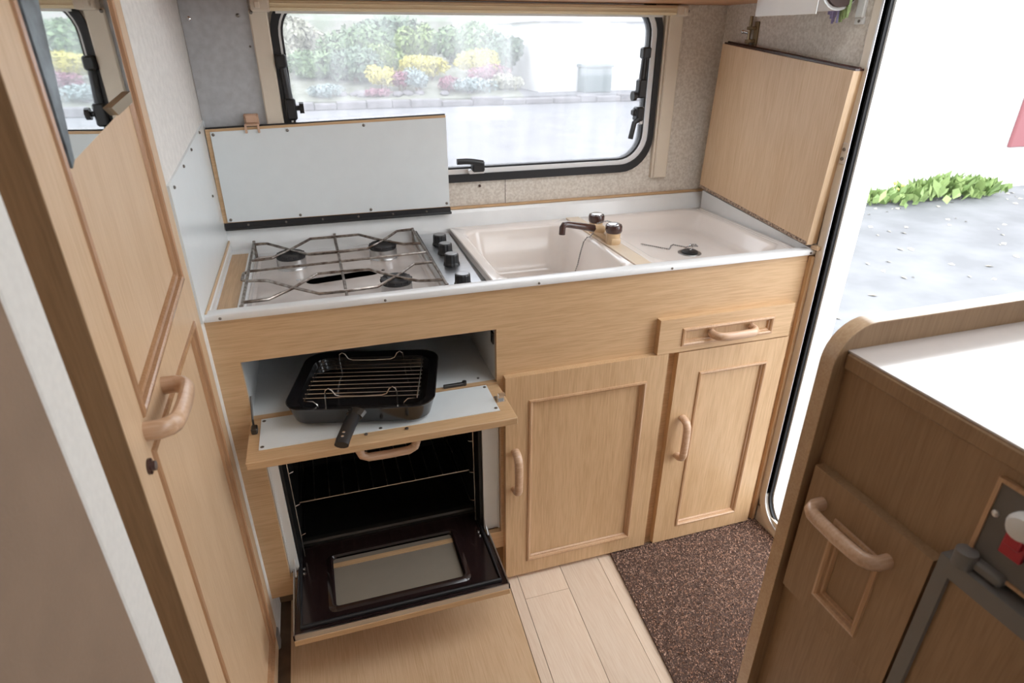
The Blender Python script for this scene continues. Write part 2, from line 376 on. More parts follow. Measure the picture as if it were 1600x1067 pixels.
def catch(c, dirv, handle_dir, n='catch'):
    b = B(); x, z = c
    b.box(x - 0.020, x + 0.024, yk - 0.008, yk + 0.008, z - 0.008, z + 0.003, 0.002)
    o = obj(n, b, 'aluminium', wn)
    b = B(); b.box(x - 0.012, x + 0.022, yk - 0.018, yk + 0.010, z - 0.002, z + 0.027, 0.004)
    b.tube([(x + 0.016, yk - 0.016, z + 0.021), (x - 0.012, yk - 0.021, z + 0.027), (x - 0.030, yk - 0.022, z + 0.029), (x - 0.056, yk - 0.022, z + 0.029)], 0.006, 10, flat=(0.006, 0.008, (0, 1, 0)))
    obj('catch_lever', b, 'black_plastic', o, smooth=True)
catch((0.655, 0.987), None, (-1, 0.02))
b = B().box(1.120, 1.142, yk - 0.018, yk + 0.012, 1.098, 1.136, 0.004).box(1.112, 1.13, yk - 0.012, yk + 0.01, 1.112, 1.13, 0.004)
b.tube([(1.128, yk - 0.016, 1.104), (1.112, yk - 0.02, 1.096), (1.105, yk - 0.018, 1.053)], 0.006, 8, flat=(0.006, 0.008, (0, 1, 0)))
ct = obj('catch', b, 'black_plastic', wn, smooth=True)
obj('catch_plate', B().box(1.136, 1.148, yk - 0.004, yk + 0.010, 1.088, 1.135, 0.002), 'aluminium', ct)

# blind
bl = thing('roller_blind', 'cream roller blind cassette and side rails around the black-framed window', 'blind', (0.69, WY, 1.365))
c = B(); c.box(0.165, 1.225, WY - 0.040, WY - 0.001, 1.361, 1.3835, 0.003)
c.box(0.19, 1.20, WY - 0.043, WY - 0.036, 1.365, 1.3685, 0.001).box(0.19, 1.20, WY - 0.043, WY - 0.036, 1.374, 1.3775, 0.001)
obj('cassette', c, 'blind_cream', bl)
obj('end_bracket', B().box(0.150, 0.190, WY - 0.046, WY - 0.002, 1.359, 1.384, 0.003).box(0.158, 0.170, WY - 0.052, WY - 0.044, 1.365, 1.379, 0.002), 'cream_plastic', bl)
obj('end_bracket', B().box(1.205, 1.238, WY - 0.046, WY - 0.002, 1.359, 1.384, 0.003).box(1.222, 1.232, WY - 0.052, WY - 0.044, 1.365, 1.379, 0.002), 'cream_plastic', bl)
obj('side_rail', B().box(0.143, 0.182, WY - 0.016, WY, 0.93, 1.364, 0.003), 'cream_plastic', bl)
obj('side_rail', B().box(1.201, 1.243, WY - 0.016, WY, 0.935, 1.364, 0.003).box(1.192, 1.197, WY - 0.013, WY, 0.935, 1.364, 0.001).box(1.197, 1.201, WY - 0.009, WY, 0.935, 1.364), 'cream_plastic', bl)
screw(bl, (0.148, WY - 0.017, 1.358), (0, -1, 0), 0.004); screw(bl, (1.262, WY - 0.001, 1.372), (0, -1, 0), 0.004)
obj('blind_hem', B().box(0.20, 1.17, WY - 0.030, WY - 0.026, 1.356, 1.3615), 'white_plastic', bl)

# overhead locker
lk = thing('overhead_locker', 'orange-brown wooden overhead locker just above the window blind', 'cupboard', (0.69, 0.35, 1.387))
obj('carcass', B().box(0.002, WX - 0.002, 0.21, WY - 0.003, 1.387, 1.80), 'locker_wood', lk)
for i in range(3):
    d = obj('locker_door', B().box(0.02 + 0.455 * i, 0.455 + 0.455 * i, 0.195, 0.21, 1.41, 1.78, 0.002), 'oak_x', lk)

# grey sheet and white heat sheet
gs = thing('metal_sheet', 'dull grey metal sheet screwed to the wall left of the window', 'panel', (0.07, WY, 0.9))
obj('sheet', B().box(0.001, 0.143, WY - 0.003, WY, 0.892, 1.386), 'grey_sheet', gs)
screw(gs, (0.017, WY - 0.004, 1.345), (0, -1, 0), 0.005, 'chrome'); screw(gs, (0.119, WY - 0.004, 1.352), (0, -1, 0), 0.004); screw(gs, (0.134, WY - 0.004, 1.29), (0, -1, 0), 0.0025)
hs = thing('heat_shield', 'smooth white sheet screwed to the side wall left of the hob', 'panel', (0.002, 0.2, 0.86))
obj('sheet', B().plate('x', [(-0.028, 0.845), (WY - 0.003, 0.845), (WY - 0.003, 1.136), (-0.028, 1.092)], [], 0.0, 0.004), 'white_laminate', hs)
for y, z in ((0.40, 1.122), (0.25, 1.108), (0.13, 1.096), (0.005, 1.083), (0.39, 0.985)): screw(hs, (0.005, y, z), (1, 0, 0), 0.003)

# ------------------------------------------------------------------ kitchen base cabinet
def handle(parent, p0, p1, out, m='handle_wood', r=(0.0105, 0.0085), d=0.030):
    """wooden D-handle from p0 to p1 standing out along vector out"""
    p0, p1, out = Vector(p0), Vector(p1), Vector(out); t = (p1 - p0).normalized(); side = t.cross(out)
    pts = [p0 - out * 0.002, p0 + out * d * 0.45, p0 + out * d * 0.78 + t * 0.005, p0 + out * d * 0.95 + t * 0.014, p0 + out * d + t * 0.026,
           (p0 + p1) / 2 + out * (d + 0.001), p1 + out * d - t * 0.026, p1 + out * d * 0.95 - t * 0.014, p1 + out * d * 0.78 - t * 0.005, p1 + out * d * 0.45, p1 - out * 0.002]
    return obj('handle', B().tube(pts, 0, 12, flat=(r[0], r[1], side)), m, parent, smooth=True)
def panel_door(parent, name, axis, a0, a1, z0, z1, ins, front, th, outdir, grain, label=None, mw=0.010, pale=False):
    """framed door: axis is the plane normal ('y' or 'x'); front = coordinate of the show face"""
    back = front - outdir * th
    ia0, ia1, iz0, iz1 = ins
    b = B().plate(axis, rect(a0, a1, z0, z1), [rect(ia0, ia1, iz0, iz1)], front, back)
    bmesh.ops.remove_doubles(b.bm, verts=list(b.bm.verts), dist=1e-5)
    d = obj(name, b, grain, parent, label=label)
    def place(u, v, w_): return (w_, u, v) if axis == 'x' else (u, w_, v)
    pb = B(); lo, hi = sorted((front - outdir * 0.008, back))
    if axis == 'y': pb.box(ia0 - 0.002, ia1 + 0.002, lo, hi, iz0 - 0.002, iz1 + 0.002)
    else: pb.box(lo, hi, ia0 - 0.002, ia1 + 0.002, iz0 - 0.002, iz1 + 0.002)
    obj('door_panel', pb, 'oak_z' if grain != 'unit_oak_shaded' else 'unit_oak_shaded', d)
    mb = B()
    prof = [(-0.002, 0.0), (-0.001, 0.003), (0.003, 0.004), (0.006, 0.002), (0.0075, -0.0025), (0.010, -0.003), (0.012, -0.0075)]
    loops = []
    for off, h in prof:
        loops.append([Vector(place(u, v, front + outdir * h)) for u, v in ((ia0 + off, iz0 + off), (ia1 - off, iz0 + off), (ia1 - off, iz1 - off), (ia0 + off, iz1 - off))])
    mb.loft(loops, cap1=False)
    obj('moulding', mb, 'moulding_wood', d)
    return d
kc = thing('kitchen_cabinet', 'light oak kitchen base unit with two doors and a drawer under the white worktop', 'cabinet', (0.69, 0.22, 0.0))
GR = (0.046, 0.566, 0.612, 0.744); OV = (0.050, 0.574, 0.165, 0.592)
body = B().plate('y', [(0.0, 0.110), (0.579, 0.110), (0.579, 0.0), (WX - 0.003, 0.0), (WX - 0.003, 0.836), (0.0, 0.836)], [rect(GR[0], GR[1], GR[2], GR[3]), rect(OV[0], OV[1], OV[2], OV[3])], 0.0, 0.014)
obj('front_panel', body, 'oak_x', kc)
obj('plinth', B().box(0.0, 0.579, 0.088, 0.10, 0.0, 0.112), 'plinth_dark', kc)
obj('partition', B().box(0.580, 0.592, 0.014, 0.47, 0.0, 0.80), 'oak_z', kc)
obj('end_post', B().box(WX - 0.022, WX - 0.013, -0.012, 0.0, 0.0, 0.834), 'oak_z', kc)
dl = panel_door(kc, 'door', 'y', 0.581, 0.994, 0.013, 0.628, (0.640, 0.940, 0.060, 0.560), -0.018, 0.018, -1, 'oak_z')
handle(dl, (0.605, -0.018, 0.312), (0.605, -0.018, 0.424), (0, -1, 0))
dr = panel_door(kc, 'door', 'y', 1.022, 1.342, 0.011, 0.626, (1.090, 1.288, 0.060, 0.562), -0.018, 0.018, -1, 'oak_z')
handle(dr, (1.058, -0.018, 0.316), (1.058, -0.018, 0.434), (0, -1, 0))
dw = panel_door(kc, 'drawer', 'y', 0.962, 1.339, 0.629, 0.719, (1.026, 1.282, 0.646, 0.690), -0.018, 0.018, -1, 'oak_x')
handle(dw, (1.105, -0.018, 0.669), (1.220, -0.018, 0.669), (0, -1, 0))
# grill compartment
g = B(); y1 = 0.43
g.box(GR[0] - 0.006, GR[1] + 0.006, 0.0141, y1, GR[2] - 0.006, GR[2]).box(GR[0] - 0.006, GR[0], 0.0141, y1, GR[2], GR[3] + 0.03).box(GR[1], GR[1] + 0.006, 0.0141, y1, GR[2], GR[3] + 0.03)
lin = obj('compartment_lining', g, 'white_enamel', kc)
obj('compartment_back', B().box(GR[0], GR[1], y1 - 0.006, y1, GR[2], GR[3] + 0.03).box(GR[0], GR[1], 0.0145, y1, GR[3] + 0.024, GR[3] + 0.03), 'shade_black', kc)
obj('latch', B().box(GR[1] - 0.004, GR[1], 0.016, 0.034, 0.700, 0.728, 0.001), 'dark_metal', lin)
for y, x in ((0.06, 0.14), (0.02, 0.48), (0.03, 0.53)): screw(lin, (x, y, GR[2] + 0.0005), (0, 0, 1), 0.003)
# drop-down grill flap, open and level
fp = obj('flap', B().box(0.040, 0.568, -0.150, -0.001, 0.5925, 0.6095, 0.0015), 'oak_x', kc)
obj('heat_sheet', B().box(0.062, 0.540, -0.114, -0.003, 0.6085, 0.6112), 'white_laminate', fp)
for x, y in ((0.068, -0.012), (0.068, -0.106), (0.534, -0.012), (0.534, -0.104), (0.262, -0.120), (0.292, -0.108), (0.342, -0.124)): screw(fp, (x, y, 0.6108), (0, 0, 1), 0.0038)
hd = B().tube([(0.245, -0.128, 0.594), (0.245, -0.128, 0.580), (0.249, -0.128, 0.568), (0.262, -0.128, 0.561), (0.302, -0.128, 0.560), (0.342, -0.128, 0.561), (0.355, -0.128, 0.568), (0.359, -0.128, 0.580), (0.359, -0.128, 0.594)], 0, 12, flat=(0.0095, 0.0085, (0, 1, 0)))
obj('handle', hd, 'handle_wood', fp, smooth=True)
obj('catch', B().box(0.543, 0.562, -0.082, -0.056, 0.609, 0.611).box(0.547, 0.561, -0.075, -0.072, 0.609, 0.628, 0.001).box(0.547, 0.561, -0.085, -0.074, 0.626, 0.6285), 'chrome', fp)
obj('hinge_arm', B().tube([(0.050, 0.012, 0.66), (0.0485, -0.02, 0.624), (0.051, -0.045, 0.615)], 0.0022, 6).box(0.046, 0.058, -0.056, -0.036, 0.6095, 0.622, 0.002), 'dark_metal', fp)
obj('hinge_arm', B().box(0.445, 0.490, 0.004, 0.012, 0.6125, 0.620, 0.001).cyl((0.493, 0.010, 0.612), (0.493, 0.010, 0.622), 0.005, 10), 'dark_metal', fp)

# ------------------------------------------------------------------ oven
ov = thing('oven', 'black built-in oven with its glazed door hanging open below the grill', 'oven', (0.31, 0.24, 0.13))
obj('housing_side', B().plate('z', [(0.0505, 0.015), (0.054, 0.015), (0.054, 0.018), (0.072, 0.018), (0.072, 0.024), (0.054, 0.024), (0.054, 0.40), (0.0505, 0.40)], [], OV[2], OV[3]), 'white_enamel', ov)
obj('housing_side', B().plate('z', [(0.5735, 0.015), (0.5735, 0.40), (0.570, 0.40), (0.570, 0.024), (0.533, 0.024), (0.533, 0.018), (0.570, 0.018), (0.570, 0.015)], [], OV[2], OV[3]), 'white_enamel', ov)
cv = B(); ys = 0.026; cv.box(0.066, 0.078, ys, 0.45, 0.14, 0.585).box(0.525, 0.537, ys, 0.45, 0.14, 0.585).box(0.078, 0.525, 0.44, 0.45, 0.14, 0.585).box(0.078, 0.525, ys, 0.44, 0.575, 0.585).box(0.078, 0.525, 0.112, 0.44, 0.150, 0.160)
obj('cavity', cv, 'oven_dark', ov)
obj('lower_rim', B().box(0.078, 0.525, 0.0905, 0.112, 0.150, 0.180, 0.004), 'dark_metal', ov)
for sx, xx in ((1, 0.086), (-1, 0.517)):
    b = B(); b.tube([(xx, 0.045, 0.56), (xx, 0.045, 0.18)], 0.0018, 6).tube([(xx, 0.40, 0.56), (xx, 0.40, 0.18)], 0.0018, 6)
    for z in (0.245, 0.335, 0.43, 0.52):
        b.tube([(xx, 0.045, z), (xx + sx * 0.010, 0.05, z), (xx + sx * 0.011, 0.08, z + 0.004), (xx + sx * 0.011, 0.40, z + 0.004), (xx, 0.40, z)], 0.0018, 6)
    obj('side_runner', b, 'wire_chrome', ov, smooth=True)
DZ = 0.168
gx0, gx1, gy0, gy1 = 0.150, 0.446, -0.122, 0.030
dp = B().plate('z', [(0.060, -0.176), (0.539, -0.176), (0.531, 0.090), (0.072, 0.090)], [rrect(gx0, gx1, gy0, gy1, 0.006)], DZ - 0.012, DZ)
od = obj('door', dp, 'oven_brown', ov)
rim = B()
for o_, i_ in ((( 0.060, 0.539, -0.176, 0.072), (0.078, 0.521, -0.158, 0.072)),):
    rim.plate('z', rect(*o_), [rect(i_[0], i_[1], i_[2], i_[3] - 0.001)], DZ, DZ + 0.0035)
obj('door_seal', B().tube([(0.074, 0.06, DZ + 0.003), (0.074, -0.160, DZ + 0.003), (0.525, -0.160, DZ + 0.003), (0.525, 0.06, DZ + 0.003)], 0.0048, 8), 'rubber', od, smooth=True)
gl = obj('door_glass', B().box(gx0 - 0.003, gx1 + 0.003, gy0 - 0.003, gy1 + 0.003, DZ - 0.010, DZ - 0.005), 'oven_glass', od)
loops = []
for off, z in ((0.016, 0.0), (0.010, 0.004), (0.004, 0.005), (0.0, 0.001), (0.0, -0.006)):
    loops.append([Vector((x, y, DZ + z)) for x, y in rrect(gx0 - off, gx1 + off, gy0 - off, gy1 + off, 0.008 + off * 0.6)])
obj('glass_bezel', B().loft(loops, cap1=False), 'oven_brown', od, smooth=True)
obj('edge_trim', B().box(0.057, 0.0602, -0.179, 0.072, DZ - 0.012, DZ + 0.003).box(0.539, 0.542, -0.179, 0.072, DZ - 0.012, DZ + 0.003).box(0.057, 0.542, -0.179, -0.176, DZ - 0.012, DZ + 0.003), 'steel_panel', od)
obj('outer_panel', B().box(0.057, 0.542, -0.180, 0.072, DZ - 0.028, DZ - 0.0122, 0.001), 'oak_x', od, label='light oak facing on the outside of the oven door')
for x in (0.083, 0.515):
    for y in (0.013, -0.002): screw(od, (x, y, DZ + 0.001), (0, 0, 1), 0.0042, 'chrome')
for x in (0.064, 0.535):
    obj('hinge_arm', B().tube([(x, 0.055, 0.245), (x, 0.01, 0.185), (x, -0.012, 0.172)], 0.0028, 6, flat=(0.0016, 0.005, (1, 0, 0))), 'aluminium', od)
orr = thing('oven_rack', 'thin chrome wire shelf inside the dark oven', 'rack', (0.30, 0.2, 0.335))
b = B(); zz = 0.3415
b.tube([(0.099, 0.05, zz), (0.504, 0.05, zz), (0.504, 0.40, zz), (0.099, 0.40, zz)], 0.0024, 6, closed=True)
obj('frame', b, 'wire_chrome', orr, smooth=True)
for i in range(11):
    x = 0.132 + i * 0.034
    obj('wire', B().tube([(x, 0.049, zz + 0.0025), (x, 0.401, zz + 0.0025)], 0.0013, 5), 'wire_steel', orr)

# ------------------------------------------------------------------ worktop
wt = thing('worktop', 'white worktop with raised edges running under the window', 'worktop', (0.69, 0.24, 0.80))
obj('deck', B().plate('z', rect(0.001, WX - 0.004, 0.0155, WY - 0.004), [rect(0.590, 0.915, 0.03, 0.46), rect(0.965, 1.345, 0.03, 0.47), rect(0.062, 0.474, 0.0225, 0.4755)], 0.800, 0.816), 'worktop_white', wt)
obj('front_edge', B().box(0.0, WX - 0.004, -0.008, 0.022, 0.8365, 0.851, 0.0035, 2).box(0.0, WX - 0.004, 0.012, 0.022, 0.816, 0.840), 'worktop_white', wt, smooth=True)
ups = B(); pr = [(0.476, 0.816), (0.480, 0.838), (0.492, 0.876), (0.497, 0.884), (WY - 0.004, 0.884), (WY - 0.004, 0.816)]
ups.plate('x', pr, [], 0.001, WX - 0.004); obj('back_upstand', ups, 'worktop_white', wt)
obj('side_upstand', B().plate('x', [(0.0, 0.816), (0.476, 0.816), (0.476, 0.893), (0.0, 0.853)], [], 1.362, WX - 0.004), 'worktop_white', wt)
obj('side_rim', B().box(0.0045, 0.010, 0.022, 0.478, 0.816, 0.846, 0.002).box(0.054, 0.060, 0.022, 0.478, 0.816, 0.832, 0.002), 'worktop_white', wt)
obj('sealant_strip', B().box(0.0042, 0.008, 0.0, 0.49, 0.846, 0.853, 0.001), 'beige_plastic', wt)
obj('inlay_board', B().box(0.010, 0.054, 0.045, 0.445, 0.816, 0.828), 'oak_y', wt, label='narrow oak strip beside the hob')
obj('inlay_surround', B().plate('z', rect(0.010, 0.054, 0.022, 0.478), [rect(0.0125, 0.0515, 0.047, 0.443)], 0.816, 0.830), 'worktop_white', wt)
for x in (0.03, 0.335, 0.66, 0.98, 1.36): screw(wt, (x, -0.008, 0.843), (0, -1, 0), 0.0028)

# ------------------------------------------------------------------ hob
hb = thing('hob', 'three burner gas hob with wire pan support set in the worktop', 'hob', (0.30, 0.25, 0.80))
slot = []
sa, sb = Vector((0.204, 0.250)), Vector((0.330, 0.272)); dvec = (sb - sa).normalized(); nv = Vector((-dvec.y, dvec.x))
for k in range(9): a = math.radians(90 + 180 * k / 8); q = sa + dvec * 0.022 * math.cos(a) + nv * 0.022 * math.sin(a); slot.append((q.x, q.y))
for k in range(9): a = math.radians(-90 + 180 * k / 8); q = sb + dvec * 0.022 * math.cos(a) + nv * 0.022 * math.sin(a); slot.append((q.x, q.y))
obj('hob_plate', B().plate('z', rrect(0.0625, 0.4735, 0.023, 0.475, 0.012), [slot], 0.8055, 0.8075), 'hob_enamel', hb)
obj('vent_slot', B().box(0.095, 0.445, 0.075, 0.435, 0.766, 0.770), 'oven_dark', hb)
lp = []
for off, z in ((0.0, 0.8075), (0.006, 0.8105), (0.012, 0.8075)): lp.append([Vector((x, y, z)) for x, y in rrect(0.066 + off, 0.468 - off, 0.028 + off, 0.470 - off, 0.012)])
obj('pressed_rim', B().loft(lp, cap1=False), 'hob_enamel', hb, smooth=True)
for bx, by in ((0.153, 0.368), (0.376, 0.381), (0.374, 0.120)):
    bs = obj('burner', B().lathe((bx, by, 0.8075), [(0.0365, 0.0), (0.0355, 0.003), (0.0345, 0.004), (0.0345, 0.024), (0.030, 0.025)], 28), 'burner_ring', hb, smooth=True)
    cp = B().lathe((bx, by, 0.8075), [(0.034, 0.025), (0.034, 0.033), (0.031, 0.0355), (0.022, 0.0355), (0.018, 0.033), (0.004, 0.033)], 28)
    for k in range(14):
        a = 2 * math.pi * k / 14; cp.cyl((bx + 0.0335 * math.cos(a), by + 0.0335 * math.sin(a), 0.8360), (bx + 0.0335 * math.cos(a), by + 0.0335 * math.sin(a), 0.8415), 0.0018, 6)
    obj('burner_cap', cp, 'burner_black', bs, smooth=True)
zt = 0.8475; R = 0.0033
sup = B()
def wire(pts, r=R, z=zt): sup.tube([(p[0], p[1], z) if len(p) == 2 else p for p in pts], r, 8)
wire([(0.066, 0.022), (0.0655, 0.474)]); wire([(0.264, 0.024, zt - 0.002), (0.264, 0.482, zt - 0.002)]); wire([(0.468, 0.024), (0.468, 0.476)])
wire([(0.066, 0.450), (0.097, 0.450), (0.155, 0.375), (0.196, 0.326), (0.264, 0.326), (0.333, 0.331), (0.376, 0.385), (0.425, 0.466), (0.468, 0.472)])
wire([(0.066, 0.318), (0.112, 0.322), (0.153, 0.378), (0.202, 0.460), (0.264, 0.460), (0.324, 0.463), (0.374, 0.395), (0.424, 0.343), (0.468, 0.338)])
wire([(0.066, 0.241), (0.264, 0.252), (0.468, 0.262)], R * 0.9)
wire([(0.066, 0.241), (0.056, 0.230), (0.056, 0.188), (0.066, 0.177), (0.107, 0.168), (0.158, 0.110), (0.212, 0.055), (0.264, 0.055), (0.328, 0.062), (0.374, 0.112), (0.424, 0.184), (0.468, 0.184)])
wire([(0.066, 0.052), (0.114, 0.054), (0.160, 0.105), (0.210, 0.180), (0.264, 0.181), (0.322, 0.176), (0.374, 0.108), (0.416, 0.070), (0.468, 0.062)])
for x, y in ((0.0655, 0.470), (0.468, 0.470), (0.0655, 0.026), (0.468, 0.026), (0.264, 0.478)): sup.tube([(x, y, 0.8075), (x, y, zt + 0.004)], 0.0034, 8)
obj('pan_support', sup, 'wire_steel', hb, smooth=True)
obj('side_rail', B().tube([(0.4725, 0.024, 0.838), (0.478, 0.478, 0.838)], 0.0028, 8).box(0.462, 0.482, 0.024, 0.036, 0.826, 0.840, 0.003), 'dark_metal', hb, smooth=True)
obj('control_panel', B().plate('z', [(0.479, 0.022), (0.553, 0.022), (0.566, 0.476), (0.484, 0.476)], [], 0.816, 0.830), 'steel_panel', hb)
screw(hb, (0.166, 0.262, 0.8085), (0, 0, 1), 0.005, 'chrome'); screw(hb, (0.362, 0.276, 0.8085), (0, 0, 1), 0.004)
for kx, ky in ((0.521, 0.366), (0.519, 0.287), (0.516, 0.202), (0.509, 0.060)):
    kn = obj('knob', B().lathe((kx, ky, 0.830), [(0.0195, 0.0), (0.0195, 0.004), (0.0175, 0.008), (0.017, 0.025), (0.016, 0.0275), (0.012, 0.028)], 28, 'z', 0.05), 'black_plastic', hb)
    obj('knob_cap', B().lathe((kx, ky, 0.858), [(0.0135, 0.0), (0.0135, 0.0008), (0.010, 0.0012)], 20), 'cap_grey', kn)

# ------------------------------------------------------------------ sink, drainer, tap
def basin(name, label, cat, outer, inner, depth, inset, ri, zr=0.842, slope=None):
    t = thing(name, label, cat, ((outer[0] + outer[1]) / 2, (outer[2] + outer[3]) / 2, zr - depth - 0.004))
    L = []
    def loop(r4, r, z): return [Vector((x, y, z + (slope(x, y) if slope and z < zr - 0.004 else 0))) for x, y in rrect(*r4, r, 8)]
    L.append(loop(outer, 0.004, zr - 0.018)); L.append(loop(outer, 0.004, zr - 0.002)); L.append(loop((outer[0] + .002, outer[1] - .002, outer[2] + .002, outer[3] - .002), 0.004, zr))
    L.append(loop((inner[0] - .010, inner[1] + .010, inner[2] - .008, inner[3] + .010), ri, zr)); L.append(loop((inner[0] - .004, inner[1] + .004, inner[2] - .004, inner[3] + .004), ri, zr - 0.002)); L.append(loop(inner, ri, zr - 0.008))
    i = inset
    for f, zf in ((0.55, 0.72), (0.75, 0.88), (1.1, 0.96), (1.8, 1.0)):
        L.append(loop((inner[0] + i * f, inner[1] - i * f, inner[2] + i * f, inner[3] - i * f), ri * (1 if f < 1 else 0.8), zr - depth * zf))
    obj('basin', B().loft(L), 'sink_cream', t, smooth=True)
    return t
sk = basin('sink', 'deep cream plastic sink bowl right of the hob knobs', 'sink', (0.570, 0.912, 0.023, 0.476), (0.600, 0.893, 0.036, 0.430), 0.135, 0.024, 0.05)
dn = basin('drainer', 'shallow cream draining tray at the right end of the worktop', 'drainer', (0.956, 1.361, 0.023, 0.476), (0.985, 1.325, 0.045, 0.45), 0.047, 0.030, 0.06)
for k in range(2): obj('ridge', B().box(1.335 + 0.010 * k, 1.339 + 0.010 * k, 0.04, 0.455, 0.841, 0.8435, 0.0012), 'sink_cream', dn)
dz = 0.7955
obj('drain_ring', B().lathe((1.166, 0.209, dz), [(0.031, 0.0), (0.030, 0.0016), (0.024, 0.0016), (0.0225, 0.0004)], 28), 'chain_metal', dn, smooth=True)
tp = thing('tap', 'dark brown mixer tap with two chrome-topped knobs between sink and drainer', 'tap', (0.934, 0.24, 0.842))
obj('base_board', B().box(0.914, 0.954, 0.023, 0.474, 0.816, 0.844, 0.001), 'strip_cream', tp, label='cream strip between the sink and the drainer')
obj('tap_body', B().box(0.920, 0.948, 0.185, 0.325, 0.844, 0.862, 0.006, 2).cyl((0.934, 0.205, 0.84), (0.934, 0.205, 0.872), 0.018, 20).cyl((0.934, 0.31, 0.84), (0.934, 0.31, 0.872), 0.018, 20).cyl((0.925, 0.25, 0.868), (0.895, 0.243, 0.876), 0.0105, 16), 'beige_plastic', tp, smooth=True)
for ky in (0.205, 0.31):
    kn = obj('knob', B().lathe((0.934, ky, 0.872), [(0.019, 0.0), (0.022, 0.006), (0.022, 0.016), (0.020, 0.020), (0.014, 0.021)], 16, 'z', 0.04), 'brown_plastic', tp, smooth=True)
    obj('knob_cap', B().lathe((0.934, ky, 0.893), [(0.0155, 0.0), (0.015, 0.0015), (0.010, 0.003), (0.003, 0.0032)], 20), 'chrome', kn, smooth=True)
obj('spout', B().tube([(0.902, 0.244, 0.874), (0.855, 0.229, 0.888), (0.812, 0.217, 0.899), (0.803, 0.2145, 0.899), (0.799, 0.2135, 0.893), (0.798, 0.213, 0.876)], [0.0095, 0.0088, 0.008, 0.008, 0.008, 0.008], 14), 'brown_plastic', tp, smooth=True)
def chain(parent, pts, r=0.0023, name='chain', step=0.0056):
    b = B(); P = [Vector(p) for p in pts]; acc = 0
    dense = []
    for a, c_ in zip(P, P[1:]):
        n = max(1, int((c_ - a).length / step))
        dense += [a.lerp(c_, k / n) for k in range(n)]
    for p in dense: b.ico(p, r, 1)
    b.tube(P, r * 0.45, 5)
    return obj(name, b, 'chain_metal', parent, smooth=True)
sc1 = thing('sink_chain', 'ball chain hanging from the tap down into the sink', 'chain', (0.885, 0.28, 0.70))
chain(sc1, [(0.938, 0.285, 0.878), (0.925, 0.282, 0.876), (0.913, 0.279, 0.852), (0.900, 0.270, 0.8455), (0.892, 0.270, 0.8445), (0.884, 0.273, 0.832), (0.881, 0.283, 0.800), (0.879, 0.292, 0.765), (0.872, 0.297, 0.735)])
chain(sc1, [(0.938, 0.285, 0.878), (0.946, 0.268, 0.884), (0.952, 0.25, 0.884), (0.956, 0.235, 0.874)])
pg = thing('drain_plug', 'black rubber plug with a ball chain lying in the draining tray', 'plug', (1.166, 0.209, dz))
obj('plug', B().lathe((1.166, 0.209, dz + 0.0008), [(0.0215, 0.0), (0.0215, 0.004), (0.018, 0.0065), (0.008, 0.007)], 24), 'black_plastic', pg, smooth=True)
obj('ring', B().tube([(1.168 + 0.007 * math.cos(a), 0.212, dz + 0.014 + 0.007 * math.sin(a)) for a in [k * math.pi / 6 for k in range(12)]], 0.001, 6, closed=True), 'chrome', pg, smooth=True)
zc = dz + 0.0022
DX, DY = 0.031, 0.045
chain(pg, [(x_ + DX, y_ + DY, z_) for x_, y_, z_ in [(1.138, 0.170, dz + 0.020), (1.160, 0.192, zc + 0.006), (1.184, 0.204, zc), (1.188, 0.219, zc), (1.176, 0.224, zc), (1.168, 0.212, zc), (1.150, 0.206, zc), (1.128, 0.236, zc), (1.116, 0.228, zc), (1.104, 0.212, zc), (1.096, 0.204, zc), (1.085, 0.218, zc), (1.046, 0.270, zc)]])

# ------------------------------------------------------------------ lids
cl = thing('cooker_lid', 'white faced lid standing upright on its black hinge behind the hob', 'lid', (0.285, 0.488, 0.884))
obj('board', B().plate('y', [(-0.002 + 0.006, 0.899), (0.574, 0.899), (0.574, 1.1325), (0.006, 1.1185)], [], 0.478, 0.493), 'oak_x', cl)
obj('white_face', B().plate('y', [(0.014, 0.901), (0.574, 0.901), (0.574, 1.127), (0.016, 1.113)], [], 0.4752, 0.478), 'white_laminate', cl)
obj('edge_strip', B().plate('y', [(0.006, 1.1185), (0.574, 1.1325), (0.574, 1.1352), (0.006, 1.1212)], [], 0.484, 0.4935), 'rubber', cl)
hg = obj('piano_hinge', B().box(0.006, 0.576, 0.4745, 0.496, 0.8845, 0.8985, 0.001).tube([(0.006, 0.4755, 0.8835), (0.578, 0.4755, 0.8835)], 0.0035, 8), 'black_plastic', cl)
for k in range(6): screw(hg, (0.06 + 0.09 * k, 0.474, 0.892), (0, -1, 0), 0.0028)
for x, z in ((0.022, 1.107), (0.187, 1.111), (0.367, 1.116), (0.022, 0.907), (0.187, 0.907), (0.364, 0.908), (0.566, 0.910)): screw(cl, (x, 0.4745, z), (0, -1, 0), 0.0036)
cp = B(); cp.box(0.096, 0.124, 0.470, 0.498, 1.1245, 1.146, 0.002)
cp.box(0.093, 0.097, 0.470, 0.474, 1.108, 1.135, 0.001).box(0.118, 0.122, 0.470, 0.474, 1.108, 1.135, 0.001)
bk = thing('retaining_clip', 'small peach plastic clip on the top edge of the white cooker lid', 'clip', (0.11, 0.485, 1.122))
obj('clip_body', B().box(0.093, 0.126, 0.494, 0.502, 1.115, 1.148, 0.002).box(0.093, 0.126, 0.470, 0.502, 1.1235, 1.128, 0.0015).box(0.093, 0.126, 0.492, 0.5, 1.14, 1.146, 0.001), 'peach_plastic', bk)
for x in (0.093, 0.121): obj('prong', B().box(x, x + 0.005, 0.4695, 0.4735, 1.108, 1.126, 0.001), 'peach_plastic', bk)
obj('clip_bar', B().box(0.096, 0.123, 0.484, 0.496, 1.128, 1.147, 0.002), 'peach_plastic', bk)
fw = thing('folding_worktop', 'oak faced extension board folded up against the wall by the entrance', 'board', (1.36, 0.22, 0.853))
